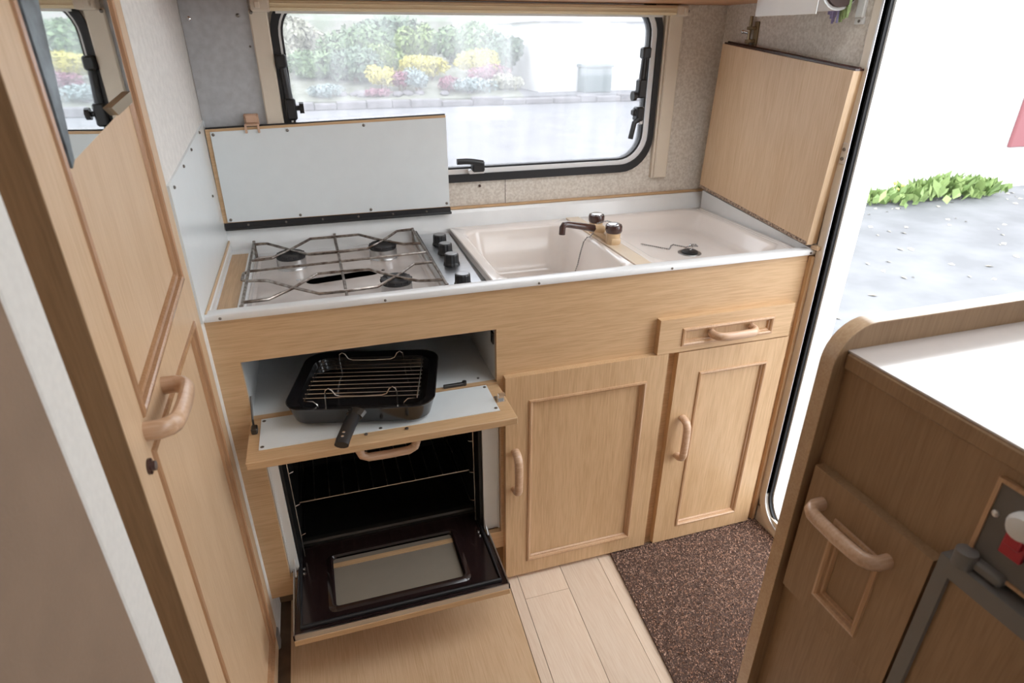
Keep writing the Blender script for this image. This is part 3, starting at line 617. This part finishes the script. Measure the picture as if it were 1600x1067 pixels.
Q = [(-0.004, 0.8635), (0.470, 0.9065), (0.452, 1.2935), (-0.025, 1.2455)]
def leaf(xa, xb, dy, nm):
    b = B().plate('x', [(y + dy, z) for y, z in Q], [], xa, xb); o = obj(nm, b, 'oak_pale_z', fw)
    # chipboard bottom and pale front lipping
    eb = B().plate('x', [(Q[0][0] + dy + 0.001, Q[0][1] - 0.001), (Q[1][0] + dy, Q[1][1] - 0.001), (Q[1][0] + dy, Q[1][1] + 0.0075), (Q[0][0] + dy + 0.001, Q[0][1] + 0.0075)], [], xa - 0.0008, xb - 0.0005)
    obj('raw_edge', eb, 'chipboard', o)
    fb = B().plate('x', [(Q[0][0] + dy - 0.0015, Q[0][1]), (Q[0][0] + dy, Q[0][1]), (Q[3][0] + dy, Q[3][1]), (Q[3][0] + dy - 0.0015, Q[3][1])], [], xa, xb)
    obj('lipping', fb, 'oak_pale_z' if dy == 0 else 'oak_z', o)
leaf(1.3445, 1.3605, 0.0, 'leaf'); leaf(1.3625, 1.3760, 0.003, 'leaf')
obj('piano_hinge', B().plate('x', [(Q[3][0], Q[3][1]), (Q[2][0], Q[2][1]), (Q[2][0], Q[2][1] + 0.004), (Q[3][0], Q[3][1] + 0.004)], [], 1.350, 1.378).tube([(1.362, Q[3][0], Q[3][1] + 0.004), (1.362, Q[2][0], Q[2][1] + 0.004)], 0.003, 8), 'brown_plastic', fw)
for k in range(7):
    t = (k + 0.5) / 7; screw(fw, (1.370, Q[3][0] + t * (Q[2][0] - Q[3][0]), Q[3][1] + t * (Q[2][1] - Q[3][1]) + 0.0045), (0, 0, 1), 0.003, 'chrome')
tag(obj('support_block', B().box(1.3625, WX - 0.001, -0.022, 0.0, 0.8515, 0.8605, 0.001), 'oak_pale_y'), 'small wooden block on the worktop end under the folded board', 'block')

# ------------------------------------------------------------------ grill pan (turned a little)
ang = math.radians(-13.5)
gp = thing('grill_pan', 'black enamel grill pan with handle resting on the open grill flap', 'pan', (0.283, 0.0255, 0.6125), ang)
def RR(sx, sy, r, z): return [Vector((x, y, z)) for x, y in rrect(-sx, sx, -sy, sy, r, 8)]
pw, pd = 0.150, 0.128
pan = B().loft([RR(pw - 0.028, pd - 0.028, 0.03, 0.0), RR(pw - 0.012, pd - 0.012, 0.038, 0.008), RR(pw - 0.002, pd - 0.002, 0.045, 0.042), RR(pw, pd, 0.046, 0.0455), RR(pw - 0.002, pd - 0.002, 0.045, 0.0465),
                RR(pw - 0.020, pd - 0.020, 0.036, 0.0405), RR(pw - 0.028, pd - 0.028, 0.032, 0.014), RR(pw - 0.040, pd - 0.040, 0.025, 0.006)], cap0=True)
obj('tray', pan, 'black_enamel', gp, smooth=True, local=True)
hx = -0.006
hdl = obj('handle', B().tube([(hx, -pd - 0.004, 0.037), (hx - 0.004, -pd - 0.045, 0.038), (hx - 0.008, -pd - 0.092, 0.037), (hx - 0.009, -pd - 0.104, 0.034)], 0, 14, flat=(0.0135, 0.009, (1, 0, 0))), 'black_plastic', gp, smooth=True, local=True)
obj('bracket', B().tube([(hx + 0.006, -pd + 0.004, 0.040), (hx, -pd - 0.012, 0.038)], 0, 10, flat=(0.018, 0.008, (1, 0, 0))), 'dark_metal', hdl, local=True)
for d in (0.080, 0.093): obj('rivet', B().lathe((hx - 0.0075, -pd - d, 0.0455), [(0.003, 0.0), (0.003, 0.001), (0.002, 0.0016)], 10), 'chrome', hdl, local=True)
gr = thing('grill_rack', 'chrome wire grid with raised loops sitting in the black grill pan', 'rack', (0.283, 0.0255, 0.619), ang)
zr = 0.038; rw, rd = 0.113, 0.092
for i in range(10):
    y = rd - 0.013 - i * (2 * rd - 0.026) / 9
    obj('wire', B().tube([(-rw - 0.004, y, zr), (rw + 0.004, y, zr)], 0.001, 6), 'wire_chrome', gr, local=True)
fr = B()
for s in (-1, 1):
    fr.tube([(s * (rw - 0.030), -rd - 0.006, 0.004), (s * (rw - 0.026), -rd, zr - 0.008), (s * (rw - 0.018), -rd, zr), (s * rw, -rd, zr), (s * rw, rd, zr), (s * (rw - 0.018), rd, zr), (s * (rw - 0.026), rd, zr - 0.008), (s * (rw - 0.030), rd + 0.006, 0.004)], 0.0013, 6)
obj('frame', fr, 'wire_chrome', gr, smooth=True, local=True)
for s in (-1, 1):
    yb = s * (rd - 0.012)
    pts = [(-0.072, yb + s * 0.010, 0.0), (-0.072, yb, 0.045), (-0.070, yb, 0.056), (-0.064, yb, 0.060), (-0.058, yb, 0.056), (-0.052, yb, 0.045), (-0.042, yb, 0.041), (0, yb, 0.040), (0.042, yb, 0.041), (0.052, yb, 0.045), (0.058, yb, 0.056), (0.064, yb, 0.060), (0.070, yb, 0.056), (0.072, yb, 0.045), (0.072, yb + s * 0.010, 0.0)]
    obj('lifting_loop', B().tube(pts, 0.0015, 8), 'wire_chrome', gr, smooth=True, local=True)

# ------------------------------------------------------------------ wardrobe on the left
wd = thing('wardrobe', 'tall oak wardrobe with a mirror on its panelled door at left', 'wardrobe', (-0.2, -0.30, 0.0))
obj('carcass', B().box(-0.45, -0.035, -0.590, -0.031, 0.0, CEIL - 0.002), 'oak_z', wd)
WP = [[(-0.452, 0.909), (-0.082, 0.950), (-0.082, 1.74), (-0.452, 1.74)], [(-0.460, 0.070), (-0.084, 0.070), (-0.084, 0.871), (-0.460, 0.862)]]
wdoor = B().plate('x', rect(-0.522, -0.029, 0.012, 1.80), WP, 0.0, -0.034)
wdo = obj('door', wdoor, 'oak_pale_z', wd)
for hole in WP:
    a0, a1 = hole[0][0], hole[1][0]
    obj('door_panel', B().plate('x', hole, [], -0.016, -0.008), 'oak_pale_z', wdo)
    lp = []
    for off, hh in ((-0.003, -0.0005), (-0.002, 0.003), (0.004, 0.004), (0.007, 0.002), (0.008, -0.004), (0.010, -0.002), (0.015, -0.003), (0.017, -0.0078)):
        lp.append([Vector((hh, y, z)) for y, z in ((hole[0][0] + off, hole[0][1] + off), (hole[1][0] - off, hole[1][1] + off), (hole[2][0] - off, hole[2][1] - off), (hole[3][0] + off, hole[3][1] - off))])
    obj('moulding', B().loft(lp, cap1=False), 'moulding_red', wdo)
obj('shaded_edge', B().box(-0.034, -0.0005, -0.5235, -0.5220, 0.012, 1.80), 'shaded_edge_oak', wdo, label='wardrobe door edge coloured dark brown for shade')
handle(wdo, (0.0, -0.462, 0.892), (0.0, -0.348, 0.892), (1, 0, 0), d=0.034, r=(0.013, 0.009))
obj('lock', B().lathe((0.0, -0.486, 0.858), [(0.010, 0.0), (0.010, 0.003), (0.0065, 0.004), (0.006, 0.008), (0.003, 0.008)], 16, 'x'), 'brown_plastic', wdo, smooth=True)
obj('mirror', B().plate('x', [(-0.440, 1.194), (-0.115, 1.230), (-0.1, 1.70), (-0.440, 1.70)], [], -0.008, 0.001), 'mirror', wdo)
obj('reflection_band', B().plate('x', [(-0.4415, 1.192), (-0.4300, 1.198), (-0.362, 1.46), (-0.30, 1.70), (-0.4415, 1.70)], [], 0.001, 0.0045), 'reflection_blue', wdo)  # tapered grey-blue strip, colour put in for a reflected band
obj('mirror_clip', B().plate('x', [(-0.225, 1.220), (-0.136, 1.228), (-0.133, 1.242), (-0.25, 1.231)], [], 0.0, 0.006), 'brass_old', wdo)
obj('foot', B().box(-0.02, 0.004, -0.06, -0.028, 0.0, 0.05, 0.004), 'grey_plastic', wd)

# ------------------------------------------------------------------ right-hand unit with the fridge
fu = thing('side_unit', 'oak side unit with pale glossy top and raised rounded edge at right', 'cabinet', (1.12, -1.0, 0.0))
ep = [(x, z) for x, z in rrect(0.845, WX - 0.003, 0.0, 0.982, [0, 0.055, 0, 0], 8)]
obj('end_panel', B().plate('y', ep, [], -0.622, -0.600), 'unit_oak_shaded', fu, smooth=True)
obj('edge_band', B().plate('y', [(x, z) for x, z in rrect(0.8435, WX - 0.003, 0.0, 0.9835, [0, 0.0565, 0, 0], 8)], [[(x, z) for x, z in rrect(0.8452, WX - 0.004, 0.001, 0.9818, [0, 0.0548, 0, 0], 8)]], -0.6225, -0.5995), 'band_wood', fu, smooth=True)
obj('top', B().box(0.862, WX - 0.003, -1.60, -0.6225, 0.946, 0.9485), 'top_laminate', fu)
obj('top_edge', B().box(0.860, WX - 0.003, -1.60, -0.6225, 0.922, 0.946, 0.003), 'unit_oak_shaded', fu)
obj('front_panel', B().plate('x', rect(-1.60, -0.6225, 0.0, 0.922), [rect(-1.32, -0.842, 0.02, 0.905)], 0.866, 0.880), 'unit_oak_shaded', fu)
dd = panel_door(fu, 'drawer', 'x', -0.820, -0.632, 0.545, 0.775, (-0.765, -0.688, 0.583, 0.722), 0.850, 0.016, -1, 'unit_oak_shaded')
handle(dd, (0.850, -0.772, 0.728), (0.850, -0.660, 0.728), (-1, 0, 0), r=(0.0105, 0.009))
fg = thing('fridge', 'built-in fridge with oak door insert and grey surround in the side unit', 'fridge', (1.1, -1.08, 0.02))
obj('fridge_body', B().box(0.882, WX - 0.01, -1.318, -0.844, 0.021, 0.79), 'grey_plastic', fg)
obj('door_frame', B().plate('x', rect(-1.315, -0.826, 0.03, 0.795), [rect(-1.295, -0.842, 0.05, 0.772)], 0.846, 0.882), 'grey_plastic', fg)
obj('door_panel', B().box(0.852, 0.880, -1.296, -0.841, 0.049, 0.773), 'unit_oak_shaded', fg)
obj('top_hinge', B().cyl((0.852, -0.846, 0.795), (0.852, -0.846, 0.815), 0.011, 14).box(0.852, 0.88, -0.885, -0.836, 0.797, 0.810, 0.003), 'grey_plastic', fg, smooth=True)
cpn = obj('control_panel', B().box(0.862, 0.880, -1.318, -0.844, 0.806, 0.9045, 0.001), 'grey_panel', fg)
obj('panel_trim', B().plate('x', rect(-1.321, -0.840, 0.803, 0.909), [rect(-1.316, -0.8445, 0.807, 0.9045)], 0.860, 0.866), 'moulding_wood', cpn)
obj('rocker_switch', B().box(0.856, 0.862, -0.890, -0.868, 0.835, 0.868, 0.001).box(0.851, 0.858, -0.887, -0.871, 0.850, 0.866, 0.001), 'red_plastic', cpn)
obj('switch_cover', B().lathe((0.862, -0.880, 0.876), [(0.016, 0.0), (0.016, -0.008), (0.012, -0.014), (0.004, -0.016)], 18, 'x'), 'white_plastic', cpn, smooth=True)
screw(cpn, (0.8615, -0.850, 0.868), (-1, 0, 0), 0.004, 'aluminium')

# ------------------------------------------------------------------ door mat
dm = thing('door_mat', 'brown flecked carpet mat on the floor by the entrance', 'mat', (1.1, -0.35, 0.0))
mp = [(0.892, -0.010), (WX - 0.010, -0.006), (WX - 0.010, -0.60), (0.846, -0.60)]
obj('backing', B().plate('z', mp, [], 0.0008, 0.005), 'mat_base', dm)
bm = bmesh.new()
for i in range(24000):
    y = random.uniform(-0.598, -0.010); xl = 0.893 + (y + 0.01) * 0.078; x = random.uniform(xl, WX - 0.011)
    r = random.uniform(0.0015, 0.0028); h_ = random.uniform(0.006, 0.0085); a = random.uniform(0, 6.28); dx, dy = random.gauss(0, 0.0016), random.gauss(0, 0.0016)
    vs = [bm.verts.new((x + r * math.cos(a + k * 2.094), y + r * math.sin(a + k * 2.094), 0.0045)) for k in range(3)]; tv = bm.verts.new((x + dx, y + dy, h_))
    for k in range(3): bm.faces.new((vs[k], vs[(k + 1) % 3], tv))
obj('pile', bm, 'mat_fibre', dm, kind='stuff')

# ------------------------------------------------------------------ things on the door wall
kr = thing('kitchen_roll', 'white paper kitchen roll on the wall above the folded board', 'kitchen roll', (1.325, 0.13, 1.353))
obj('paper', B().cyl((1.325, 0.035, 1.41), (1.325, 0.236, 1.41), 0.052, 28), 'paper_white', kr, smooth=True)
obj('loose_sheet', B().box(1.273, 1.2745, 0.036, 0.235, 1.352, 1.41), 'paper_white', kr)
obj('core', B().cyl((1.325, 0.028, 1.41), (1.325, 0.0352, 1.41), 0.046, 24), 'core_dark', kr, smooth=True)
obj('holder', B().box(1.377, WX, 0.06, 0.25, 1.40, 1.42).box(1.30, WX, 0.237, 0.242, 1.40, 1.42), 'white_plastic', kr)
def duster(name, label, m, y, w_, zb, x):
    b = B()
    for k in range(9):
        yy = y + w_ * (k / 8 - 0.5); q = random.uniform(-0.006, 0.006)
        b.tube([(x, yy, 1.50), (x - 0.004, yy + q * 0.5, 1.42), (x + q * 0.4, yy + q, zb + random.uniform(0, 0.02))], [0.004, 0.0045, 0.0022], 6)
    t = thing(name, label, 'cloth', (x, y, zb), 0, 'dusters on the door wall'); obj('strands', b, m, t, smooth=True)
    obj('hook', B().box(x, WX, y - 0.006, y + 0.006, 1.495, 1.51, 0.001), 'white_plastic', t)
duster('duster', 'lilac duster hanging beside the kitchen roll', 'cloth_purple', 0.066, 0.022, 1.333, 1.345)
duster('duster', 'green duster hanging nearest the entrance, beside the lilac one', 'cloth_green', 0.040, 0.026, 1.335, 1.350)
bo = thing('barrel_bolt', 'old brass barrel bolt on the wall above the folded board', 'bolt', (1.38, 0.375, 1.285))
obj('back_plate', B().box(1.380, WX, 0.360, 0.376, 1.285, 1.345, 0.001), 'brass_old', bo)
obj('bolt_rod', B().cyl((1.374, 0.384, 1.285), (1.374, 0.384, 1.358), 0.0045, 10), 'brass_old', bo, smooth=True)
obj('guide', B().box(1.368, WX, 0.366, 0.391, 1.296, 1.304, 0.001).box(1.368, WX, 0.366, 0.391, 1.326, 1.334, 0.001), 'brass_old', bo)
obj('bolt_knob', B().cyl((1.374, 0.384, 1.318), (1.366, 0.397, 1.322), 0.003, 8).ico((1.365, 0.399, 1.322), 0.005, 2), 'chrome', bo, smooth=True)
wsx = thing('wall_bracket', 'slim white plastic bracket screwed to the wall beside the entrance', 'bracket', (1.38, 0.027, 1.335))
obj('strip', B().box(1.376, WX, 0.017, 0.039, 1.345, 1.52, 0.002).box(1.381, WX, 0.015, 0.041, 1.333, 1.347, 0.001), 'white_plastic', wsx)
screw(wsx, (1.3805, 0.028, 1.339), (-1, 0, 0), 0.0028)

# ------------------------------------------------------------------ outside: garden bed, garage, wall, weeds
gb = thing('garden_bed', 'raised stony garden bed across the drive beyond the window', 'garden bed', (2.5, 20, -0.4))
obj('soil', B().plate('x', [(17.3, -0.4), (26, -0.4), (26, 0.9), (22, 0.62), (19.6, 0.36), (18.2, 0.02), (17.3, -0.2)], [], -9.0, 6.4), 'soil', gb)
x = -9.0
obj('path', B().box(6.41, 12.0, 17.38, 26.0, -0.4, -0.205), 'asphalt', gb)
while x < 11.5:
    l = random.uniform(0.5, 0.9); hh = random.uniform(-0.26, -0.18)
    b = B().box(x + 0.008, x + l - 0.008, 17.0 + random.uniform(-.03, .03), 17.4, -0.4, hh, 0.03, 2)
    obj('kerb_stone', b, 'stone_pale', gb); x += l
def shrub(name, label, cat, m, c, r, n, leaf, group=None, core=None):
    bm = bmesh.new(); cx, cy, cz = c
    lobes = [(random.uniform(-0.5, 0.5), random.uniform(-0.4, 0.4), random.uniform(-0.2, 0.4), random.uniform(0.45, 0.75)) for _ in range(7)]
    for i in range(n):
        lb = random.choice(lobes); v = Vector((random.gauss(0, 1), random.gauss(0, 1), random.gauss(0, 1))).normalized() * lb[3] * random.uniform(0.72, 1.0)
        p = Vector((cx + (lb[0] + v.x) * r[0] * 0.8, cy + (lb[1] + v.y) * r[1] * 0.8, cz + max(-0.95, (lb[2] + v.z) * 0.9) * r[2]))
        a = Vector((random.gauss(0, 1), random.gauss(0, 1), random.gauss(0, 1))).normalized(); bq = a.cross(v.normalized() if v.length else Vector((0, 0, 1)))
        if bq.length < 0.1: continue
        bq.normalize(); s_ = leaf * random.uniform(0.6, 1.3)
        bm.faces.new([bm.verts.new(p + a * s_), bm.verts.new(p + bq * s_ * 0.5), bm.verts.new(p - a * s_), bm.verts.new(p - bq * s_ * 0.5)])
    t = thing(name, label, cat, (cx, cy, cz - r[2]), 0, group)
    obj('foliage', bm, m, t, kind='stuff')
    st = B()
    for k in range(4): st.tube([(cx, cy, cz - r[2] - 0.25), (cx + random.uniform(-.5, .5) * r[0], cy + random.uniform(-.3, .3) * r[1], cz + r[2] * 0.4)], [0.05 * r[2] + 0.01, 0.01], 6)
    obj('stems', st, 'plinth_dark', t)
    return t
shrub('shrub', 'large rounded green shrub right of the middle in the garden bed', 'shrub', 'leaf_green', (5.7, 21.5, 1.0), (1.6, 1.1, 0.95), 6500, 0.1, group='shrubs in the garden bed')
shrub('shrub', 'pale lime conifer left of the large rounded shrub in the bed', 'shrub', 'leaf_lime', (4.05, 21.6, 1.0), (0.8, 0.8, 0.8), 3000, 0.09, group='shrubs in the garden bed')
shrub('shrub', 'dark green low shrub in front of the left end of the bed', 'shrub', 'leaf_dark', (1.75, 18.9, 0.55), (1.05, 0.8, 0.62), 3400, 0.08, group='shrubs in the garden bed')
shrub('shrub', 'tall loose green bush at left behind the dark low shrub', 'shrub', 'leaf_green', (1.9, 20.8, 0.95), (1.5, 1.0, 0.85), 4200, 0.09, group='shrubs in the garden bed')
shrub('shrub', 'pale feathery bush at the far left end of the garden bed', 'shrub', 'leaf_pale', (-0.4, 20.4, 0.75), (1.2, 1.0, 0.9), 3200, 0.09, group='shrubs in the garden bed')
shrub('shrub', 'wide greyish green bush at the back of the bed behind the lime conifer', 'shrub', 'leaf_dark', (3.4, 24.2, 1.3), (2.6, 1.0, 1.0), 5200, 0.12, group='shrubs in the garden bed')
shrub('shrub', 'green bush hard against the white garage end', 'shrub', 'leaf_dark', (6.75, 19.9, 0.8), (0.75, 0.8, 0.7), 2600, 0.09, group='shrubs in the garden bed')
shrub('shrub', 'olive bush at the very back of the bed at far left', 'shrub', 'leaf_pale', (0.2, 24.5, 1.2), (2.0, 1.0, 0.9), 3600, 0.12, group='shrubs in the garden bed')
shrub('shrub', 'mid green bush in the left of the bed in front of the feathery one', 'shrub', 'leaf_green', (0.55, 19.3, 0.55), (0.95, 0.7, 0.6), 2600, 0.08, group='shrubs in the garden bed')
shrub('shrub', 'small lime bush in the gap behind the small yellow clump', 'shrub', 'leaf_lime', (2.75, 19.6, 0.7), (0.8, 0.6, 0.55), 2200, 0.08, group='shrubs in the garden bed')
shrub('flower_drift', 'small clump of yellow flowers left in the bed', 'flowers', 'flower_yellow', (2.42, 18.1, 0.32), (0.55, 0.45, 0.38), 1500, 0.05, group='yellow flowers in the garden bed')
shrub('flower_drift', 'broad yellow flower drift in the middle of the bed', 'flowers', 'flower_yellow', (3.85, 18.9, 0.52), (1.05, 0.55, 0.4), 3000, 0.055, group='yellow flowers in the garden bed')
shrub('flower_drift', 'tallest yellow flower mound right in front of the large shrub', 'flowers', 'flower_yellow', (5.35, 19.1, 0.66), (1.05, 0.55, 0.42), 3000, 0.055, group='yellow flowers in the garden bed')
shrub('heather', 'pink heather clump between the two left yellow drifts', 'flowers', 'flower_pink', (2.98, 18.0, 0.2), (0.5, 0.4, 0.32), 1000, 0.045, group='pink heathers in the garden bed')
shrub('heather', 'pink heather in front of the tallest yellow mound', 'flowers', 'flower_pink', (5.6, 18.2, 0.36), (0.8, 0.4, 0.34), 1400, 0.045, group='pink heathers in the garden bed')
shrub('heather', 'low pink heather by the kerb below the broad yellow drift', 'flowers', 'flower_pink', (4.35, 17.85, 0.14), (0.55, 0.35, 0.3), 1000, 0.045, group='pink heathers in the garden bed')
shrub('heather', 'pink heather hanging over the kerb near the left', 'flowers', 'flower_pink', (2.2, 17.55, -0.08), (0.5, 0.28, 0.18), 700, 0.04, group='pink heathers in the garden bed')
shrub('rockery_plant', 'blue-grey cushion plant below the broad yellow drift', 'plant', 'leaf_blue', (3.45, 17.85, 0.24), (0.5, 0.4, 0.36), 1200, 0.045, group='rockery plants along the kerb')
shrub('rockery_plant', 'wide pale blue cushion plant near the right end of the kerb', 'plant', 'leaf_blue', (5.0, 17.75, 0.06), (0.85, 0.4, 0.3), 1500, 0.045, group='rockery plants along the kerb')
shrub('rockery_plant', 'pale cream rockery plant at the right end next to the garage', 'plant', 'leaf_pale', (6.1, 17.9, 0.12), (0.6, 0.4, 0.35), 1200, 0.045, group='rockery plants along the kerb')
shrub('rockery_plant', 'greyish cushion plant at the far left of the kerb', 'plant', 'leaf_blue', (0.85, 17.7, -0.02), (0.65, 0.4, 0.28), 1100, 0.045, group='rockery plants along the kerb')
for i in range(16):
    x = random.uniform(0.0, 6.2); b = B().ico((x, 17.6 + random.uniform(-.05, .5), -0.10), random.uniform(0.10, 0.2), 2)
    for v in b.bm.verts: v.co.z = -0.10 + (v.co.z + 0.10) * 0.6; v.co += Vector((random.uniform(-.015, .015),) * 3)
    obj('rock', b, 'stone_pale', gb)
struct('hillside', B().plate('x', [(25, -0.4), (40, -0.4), (40, 5.5), (27, 1.9)], [], -30, 18), 'bank')
ga = thing('garage', 'low white rendered garage with a flat grey roof beyond the window', 'building', (11.6, 20.8, -0.204))
obj('walls', B().box(7.33, 16.0, 18.6, 23.0, -0.204, 1.74), 'render_white', ga)
obj('roof', B().box(7.15, 16.2, 18.40, 23.2, 1.74, 1.92, 0.02), 'roof_grey', ga)
bx = thing('utility_box', 'grey-green storage box standing against the white garage wall', 'box', (9.0, 18.2, -0.204))
obj('box_body', B().box(8.57, 9.46, 17.85, 18.5, -0.204, 0.50, 0.03), 'bin_grey', bx)
obj('lid', B().box(8.53, 9.50, 17.80, 18.55, 0.50, 0.60, 0.03), 'bin_grey', bx)
hw = thing('house_wall', 'bright white rendered wall across the tarmac outside the entrance', 'wall', (9.5, 4.8, -0.4))
obj('render', B().box(4.4, 15.0, 4.65, 4.95, -0.4, 4.2), 'render_white', hw)
tag(obj('red_board', B().box(8.50, 9.3, 4.60, 4.648, 0.10, 1.3, 0.01), 'red_paint'), 'red painted board fixed on the white wall outside', 'board')
wc = thing('weed_clump', 'green weeds with dandelions growing at the foot of the white outside wall', 'weeds', (7.2, 4.5, -0.4))
bm = bmesh.new()
for i in range(900):
    u = random.random(); x = 6.2 + 2.0 * u; dens = 0.55 + 0.45 * math.exp(-((u - 0.62) / 0.25) ** 2)
    if random.random() > dens: continue
    y = 4.50 - abs(random.gauss(0, 0.13)); hgt = random.uniform(0.03, 0.28) * dens; p = Vector((x, y, -0.4))
    d = Vector((random.gauss(0, 0.6), random.gauss(-0.2, 0.4), 1)).normalized(); sd = d.cross(Vector((random.gauss(0, 1), random.gauss(0, 1), 0.1))).normalized()
    L = hgt * 0.8 + 0.07; wv = random.uniform(0.018, 0.05); base = p + Vector((0, 0, hgt * 0.4))
    m1 = base + d * L * 0.5; tip = base + d * L + Vector((0, 0, -0.3 * L)) * random.random()
    bm.faces.new([bm.verts.new(base), bm.verts.new(m1 + sd * wv), bm.verts.new(tip), bm.verts.new(m1 - sd * wv)])
obj('leaves', bm, 'leaf_lime', wc, kind='stuff')
for fx, fz in ((6.62, -0.18), (6.75, -0.22), (6.68, -0.26)): obj('dandelion', B().ico((fx, 4.42, fz), 0.025, 1).tube([(fx, 4.42, -0.4), (fx, 4.42, fz)], 0.004, 5), 'flower_yellow', wc)
bm = bmesh.new()
for i in range(160):
    x = random.uniform(3.0, 9.0); y = random.uniform(1.2, 4.6) if i % 3 else random.uniform(4.0, 4.6); s_ = random.uniform(0.015, 0.04); a = random.uniform(0, 6.28)
    e = Vector((math.cos(a), math.sin(a), 0)) * s_; f_ = Vector((-math.sin(a), math.cos(a), 0)) * s_ * 0.6; p = Vector((x, y, -0.396))
    bm.faces.new([bm.verts.new(p + e), bm.verts.new(p + f_ + Vector((0, 0, 0.008))), bm.verts.new(p - e), bm.verts.new(p - f_)])
o = obj('fallen_leaves', bm, 'dead_leaf', kind='stuff'); tag(o, 'scattered pale dead leaves on the tarmac outside', 'leaves')
